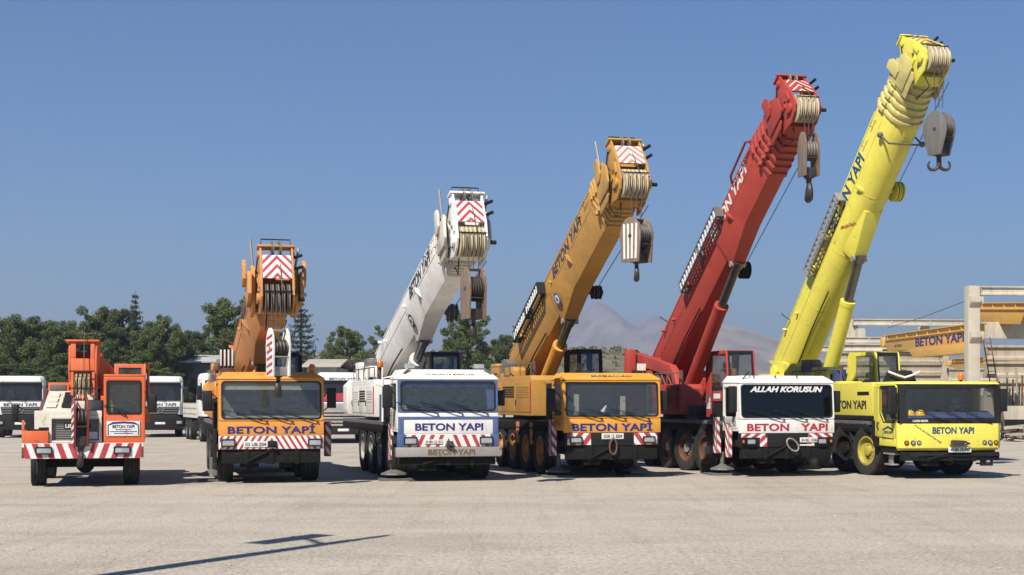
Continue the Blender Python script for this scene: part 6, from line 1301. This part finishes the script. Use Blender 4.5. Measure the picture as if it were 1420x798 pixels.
for i in range(4):
    beam((X(1296, 97), 97, 0.05 + 1.05 * i), (X(1470, 97), 97.4, 0.05 + 1.05 * i), 0.5, 1.03, 'weathered concrete wall beam behind the tall column, %s of four' % ('lowest', 'second', 'third', 'topmost')[i], M_conc2 if i % 2 else M_conc)
for i, px in enumerate((1318, 1362, 1402)): column(X(px, 92), 93.5, 0.55, 4.9 - 0.3 * i, (), 'stub column in front of the wall beams, %s from the left' % ORD[i], M_conc2)
beam((X(1180, 112), 111.5, Z(452, 112)), (X(1345, 112), 112.5, Z(452, 112)), 0.4, 0.5, 'long distant concrete beam high behind the gantry girder')
beam((X(1150, 106), 106, Z(476, 106)), (X(1262, 106), 106.5, Z(476, 106)), 0.4, 0.45, 'distant concrete beam behind the yellow operator cab, upper one'); beam((X(1135, 104), 104, Z(488, 104)), (X(1262, 104), 104.5, Z(488, 104)), 0.4, 0.42, 'distant concrete beam behind the yellow operator cab, lower one')
rows = [(531, 0.52), (516, 0.50), (500, 0.50), (482, 0.62)]; lowz = Z(531, 86)
names = ('lowest', 'second', 'third', 'topmost')
for i in range(4):
    z0 = lowz + sum((0.52, 0.66, 0.68)[:i]); beam((X(1150 + 6 * i, 86), 86, z0), (X(1312 - (3 - i) * 1.5 + (48 if i == 3 else 0), 86), 86.6, z0), 0.55, (0.50, 0.64, 0.66, 0.46)[i], 'stained concrete girder left of the tall column, %s of its stack' % names[i], M_conc2 if i < 3 else M_conc)
for px, wh in ((1160, 'left end'), (1215, 'middle'), (1295, 'right end')): tag(MB().box(X(px, 86) - 0.35, X(px, 86) + 0.35, 85.8, 86.9, 0, lowz - 0.01).build('concrete_block', M_conc2), 'concrete block propping the %s of the girder stack' % wh, 'block', 'blocks under the girder stack')
for i in range(3):
    z0 = Z(548, 80) + 0.95 * i; beam((X(1366, 80), 80, z0), (X(1366, 80) + 8, 80.8, z0), 0.6, (0.75, 0.9, 0.85)[i], 'concrete girder right of the tall column, %s of three' % ('lowest', 'middle', 'topmost')[i], M_conc2)
for px, wh in ((1372, 'left'), (1412, 'right')): tag(MB().box(X(px, 80) - 0.4, X(px, 80) + 0.4, 79.8, 81, 0, Z(548, 80) - 0.01).build('concrete_block', M_conc2), 'concrete block under the girders right of the tall column, %s one of two' % wh, 'block', 'blocks under the right girders')
tag(MB().box(X(1392, 74), X(1392, 74) + 7, 74, 75, 1.05, 1.75).build('concrete_slab', M_conc), 'light concrete slab at the right edge above the rubble', 'slab')
tag(MB().box(X(1397, 75), X(1397, 75) + 7, 75.2, 76, 0, 1.04).build('concrete_wall', M_shedgrey), 'dark wall below the slab at the right edge', 'wall')
def gantry(p, q, h_, w, label, txt=None, haunch=True):
    p, q = Vector(p), Vector(q); L = (q - p).length; o = empty('gantry_girder', p, math.atan2(q.y - p.y, q.x - p.x), label, 'girder', 'yellow gantry girders'); o.rotation_euler[1] = -math.asin((q.z - p.z) / L)
    MB().prism([(0, h_ * 0.35), (0.2 * L / 6, 0), (L, 0), (L, h_), (0, h_)], 'y', -w / 2, w / 2).build('girder_box', M_gantry, o, 0.02)
    MB().box(-0.9, 0, -w * 0.4, w * 0.4, h_ * 0.4, h_ * 0.8).box(-0.95, -0.5, -w * 0.5, w * 0.5, h_ * 0.35, h_ * 0.9).build('end_carriage', M_gantry, o, 0.03)
    MB().box(0.02, L, -w / 2 - 0.08, -w / 2 - 0.002, h_ * 0.70, h_ * 0.74).box(0.02, L, -w / 2 - 0.1, w / 2 + 0.1, h_ + 0.002, h_ + 0.05).build('flange', M_gantry, o)
    for i in range(8): MB().box(L * (i + 0.3) / 8, L * (i + 0.3) / 8 + 0.06, -w / 2 - 0.07, -w / 2 - 0.002, h_ * 0.74, h_ * 0.995).build('stiffener', M_gantry, o)
    if haunch: MB().prism([(L * 0.42, -0.5), (L * 0.36, -0.02), (L, -0.02), (L, -0.5)], 'y', -w * 0.9, w * 0.1).build('trolley_frame', M_gantry, o, 0.02)
    if txt:
        text(txt, (L * 0.66, -w / 2 - 0.001, h_ * 0.36), L * 0.54, h_ * 0.52, M_navy, o, bold=0.03); text('25 TON', (L * 0.17, -w / 2 - 0.001, h_ * 0.28), L * 0.09, h_ * 0.16, M_darkprint, o, bold=0.03)
    return o
gantry((X(1236, 84.6), 84.6, Z(488, 84.6)), (X(1356, 71.5), 71.5, Z(476, 71.5)), 0.92, 0.7, 'yellow gantry girder with blue lettering left of the tall column', 'BETON YAPI')
gantry((X(1366, 76), 76, Z(449, 76)), (X(1500, 67), 67, Z(452, 67)), 1.05, 0.7, 'yellow gantry girder at the right edge above the runway beam', None, False)
gantry((X(1325, 92), 92, Z(512, 92)), (X(1460, 80), 80, Z(505, 80)), 0.6, 0.5, 'lower yellow girder crossing behind the tall column', None, False)
def ladder():
    o = empty('ladder', (0, 0, 0), 0, 'thin steel ladder leaning behind the right end of the yellow crane cab', 'ladder')
    a, b = Vector((X(1386, 71), 71, 0.0)), Vector((X(1363, 73.5), 73.5, Z(468, 73.5))); sd = Vector((0.36, 0, 0))
    for s in (0, 1): MB().tube([a + sd * s, b + sd * s], 0.03, 6).build('rail', M_rust, o)
    n = 18
    for i in range(1, n): c = a.lerp(b, i / n); MB().tube([c, c + sd], 0.018, 5).build('rung', M_rust, o)
ladder()
for i, (px, L_, zz) in enumerate(((1398, 2.6, 3.0), (1404, 2.2, 2.8), (1411, 2.8, 3.1), (1417, 2.4, 2.9))): tag(MB().tube([(X(px, 79), 79, 1.0), (X(px, 79) + 0.1 * (i % 2), 79.2, 1.0 + L_)], 0.05, 6).build('steel_pipe', M_rust if i % 2 else M_steel), 'upright pipe leaning by the right girders, %s from the left' % ORD[i], 'pipe', 'pipes by the right girders')
tag(MB().tube([(X(1231, 98), 98, Z(455, 98)), (X(1280, 88), 88, Z(440, 88)), (X(1341, 70), 70, Z(417, 70))], 0.02, 5).build('cable', M_rope), 'thin black cable slung from the tall column to the left', 'cable')
rr = random.Random(12)
def rubble():
    mats = [M_conc2, M_conc, M_bark]
    for i in range(26):
        y = rr.uniform(70.5, 73.8); x = X(rr.uniform(1392, 1440), y); L = rr.uniform(0.4, 1.8); d = rr.uniform(0.08, 0.25); h_ = rr.uniform(0.06, 0.2)
        o = MB().box(-L / 2, L / 2, -d / 2, d / 2, 0, h_).build('timber_offcut' if i % 3 == 2 else 'concrete_lump', mats[i % 3], None, 0.012)
        o.location = (x, y, 0.0 + (0.16 * (i % 5))); o.rotation_euler = (rr.uniform(-0.1, 0.1), rr.uniform(-0.12, 0.12), rr.uniform(-0.7, 0.7))
        tag(o, 'weathered timber offcut in the rubble heap at the right edge' if i % 3 == 2 else 'broken concrete lump in the rubble heap at the right edge', 'timber' if i % 3 == 2 else 'rubble', 'timber in the rubble heap' if i % 3 == 2 else 'lumps in the rubble heap')
rubble()

# ------------------------------------------------------------------ trucks and cranes
truck((X(28, 78), 78, 0), R(15), 'white truck with star emblem at the left edge of the picture')
truck((X(222, 79), 79, 0), R(14), 'white truck with star emblem right of the small orange crane')
truck((X(318, 70), 70, 0), R(20), 'white flatbed truck half hidden behind the left side of the amber crane', txt=False, body='flat')
truck((X(476, 68), 68, 0), R(9), 'white truck with silver grille and red band between the amber and white cranes', kind='silver')
crane_orange(); crane_amber(); crane_white(); crane_ochre(); crane_red(); crane_yellow()

# ------------------------------------------------------------------ floodlight mast standing outside the frame on the left; its shadow falls across the yard
def mast():
    o = empty('lamp_post', (-6.84, 12.9, 0), 0, 'tall lamp post whose shadow crosses the gravel in front', 'lamp post')
    MB().tube([(0, 0, 0), (0, 0, 8.0), (0, 0, 10.0)], [0.19, 0.15, 0.12], 12).build('pole', M_steel, o)
    a = Vector((-0.875, 0.485, 0)); MB().tube([(0, 0, 9.2), a * 0.6 + Vector((0, 0, 9.75)), a * 0.85 + Vector((0, 0, 9.8))], 0.06, 8).build('arm', M_steel, o)
    d = Vector((0.485, 0.875, 0)); c = a * 0.9 + Vector((0, 0, 9.75)); MB().loft([[c + a * (s * 0.22) + d * (t * 0.8 * k) + Vector((0, 0, z)) for s, t in ((-1, -1), (1, -1), (1, 1), (-1, 1))] for z, k in ((-0.12, 1), (0.06, 0.9))]).build('lamp_head', M_grey, o, 0.02)
    MB().tube([(0, 0, 10.0), (0.02, 0, 10.6), (0, 0, 11.0)], [0.08, 0.10, 0.06], 8).build('sensor', M_grey, o)
mast()

# ------------------------------------------------------------------ haze
hz = MB().box(-7500, 7500, -60, 6000, -1.5, 330).build('haze', None, None, smooth=0)
hm = bpy.data.materials.new('haze_air'); hm.use_nodes = True; hn = hm.node_tree.nodes; hn.remove(hn['Principled BSDF'])
pv = hn.new('ShaderNodeVolumePrincipled'); pv.inputs['Color'].default_value = (0.70, 0.79, 0.97, 1); pv.inputs['Density'].default_value = 0.00032; pv.inputs['Anisotropy'].default_value = 0.2
hm.node_tree.links.new(pv.outputs[0], hn['Material Output'].inputs['Volume']); hz.data.materials.clear(); hz.data.materials.append(hm)
tag(hz, 'pale distance haze over the whole place', 'haze', kind='stuff')
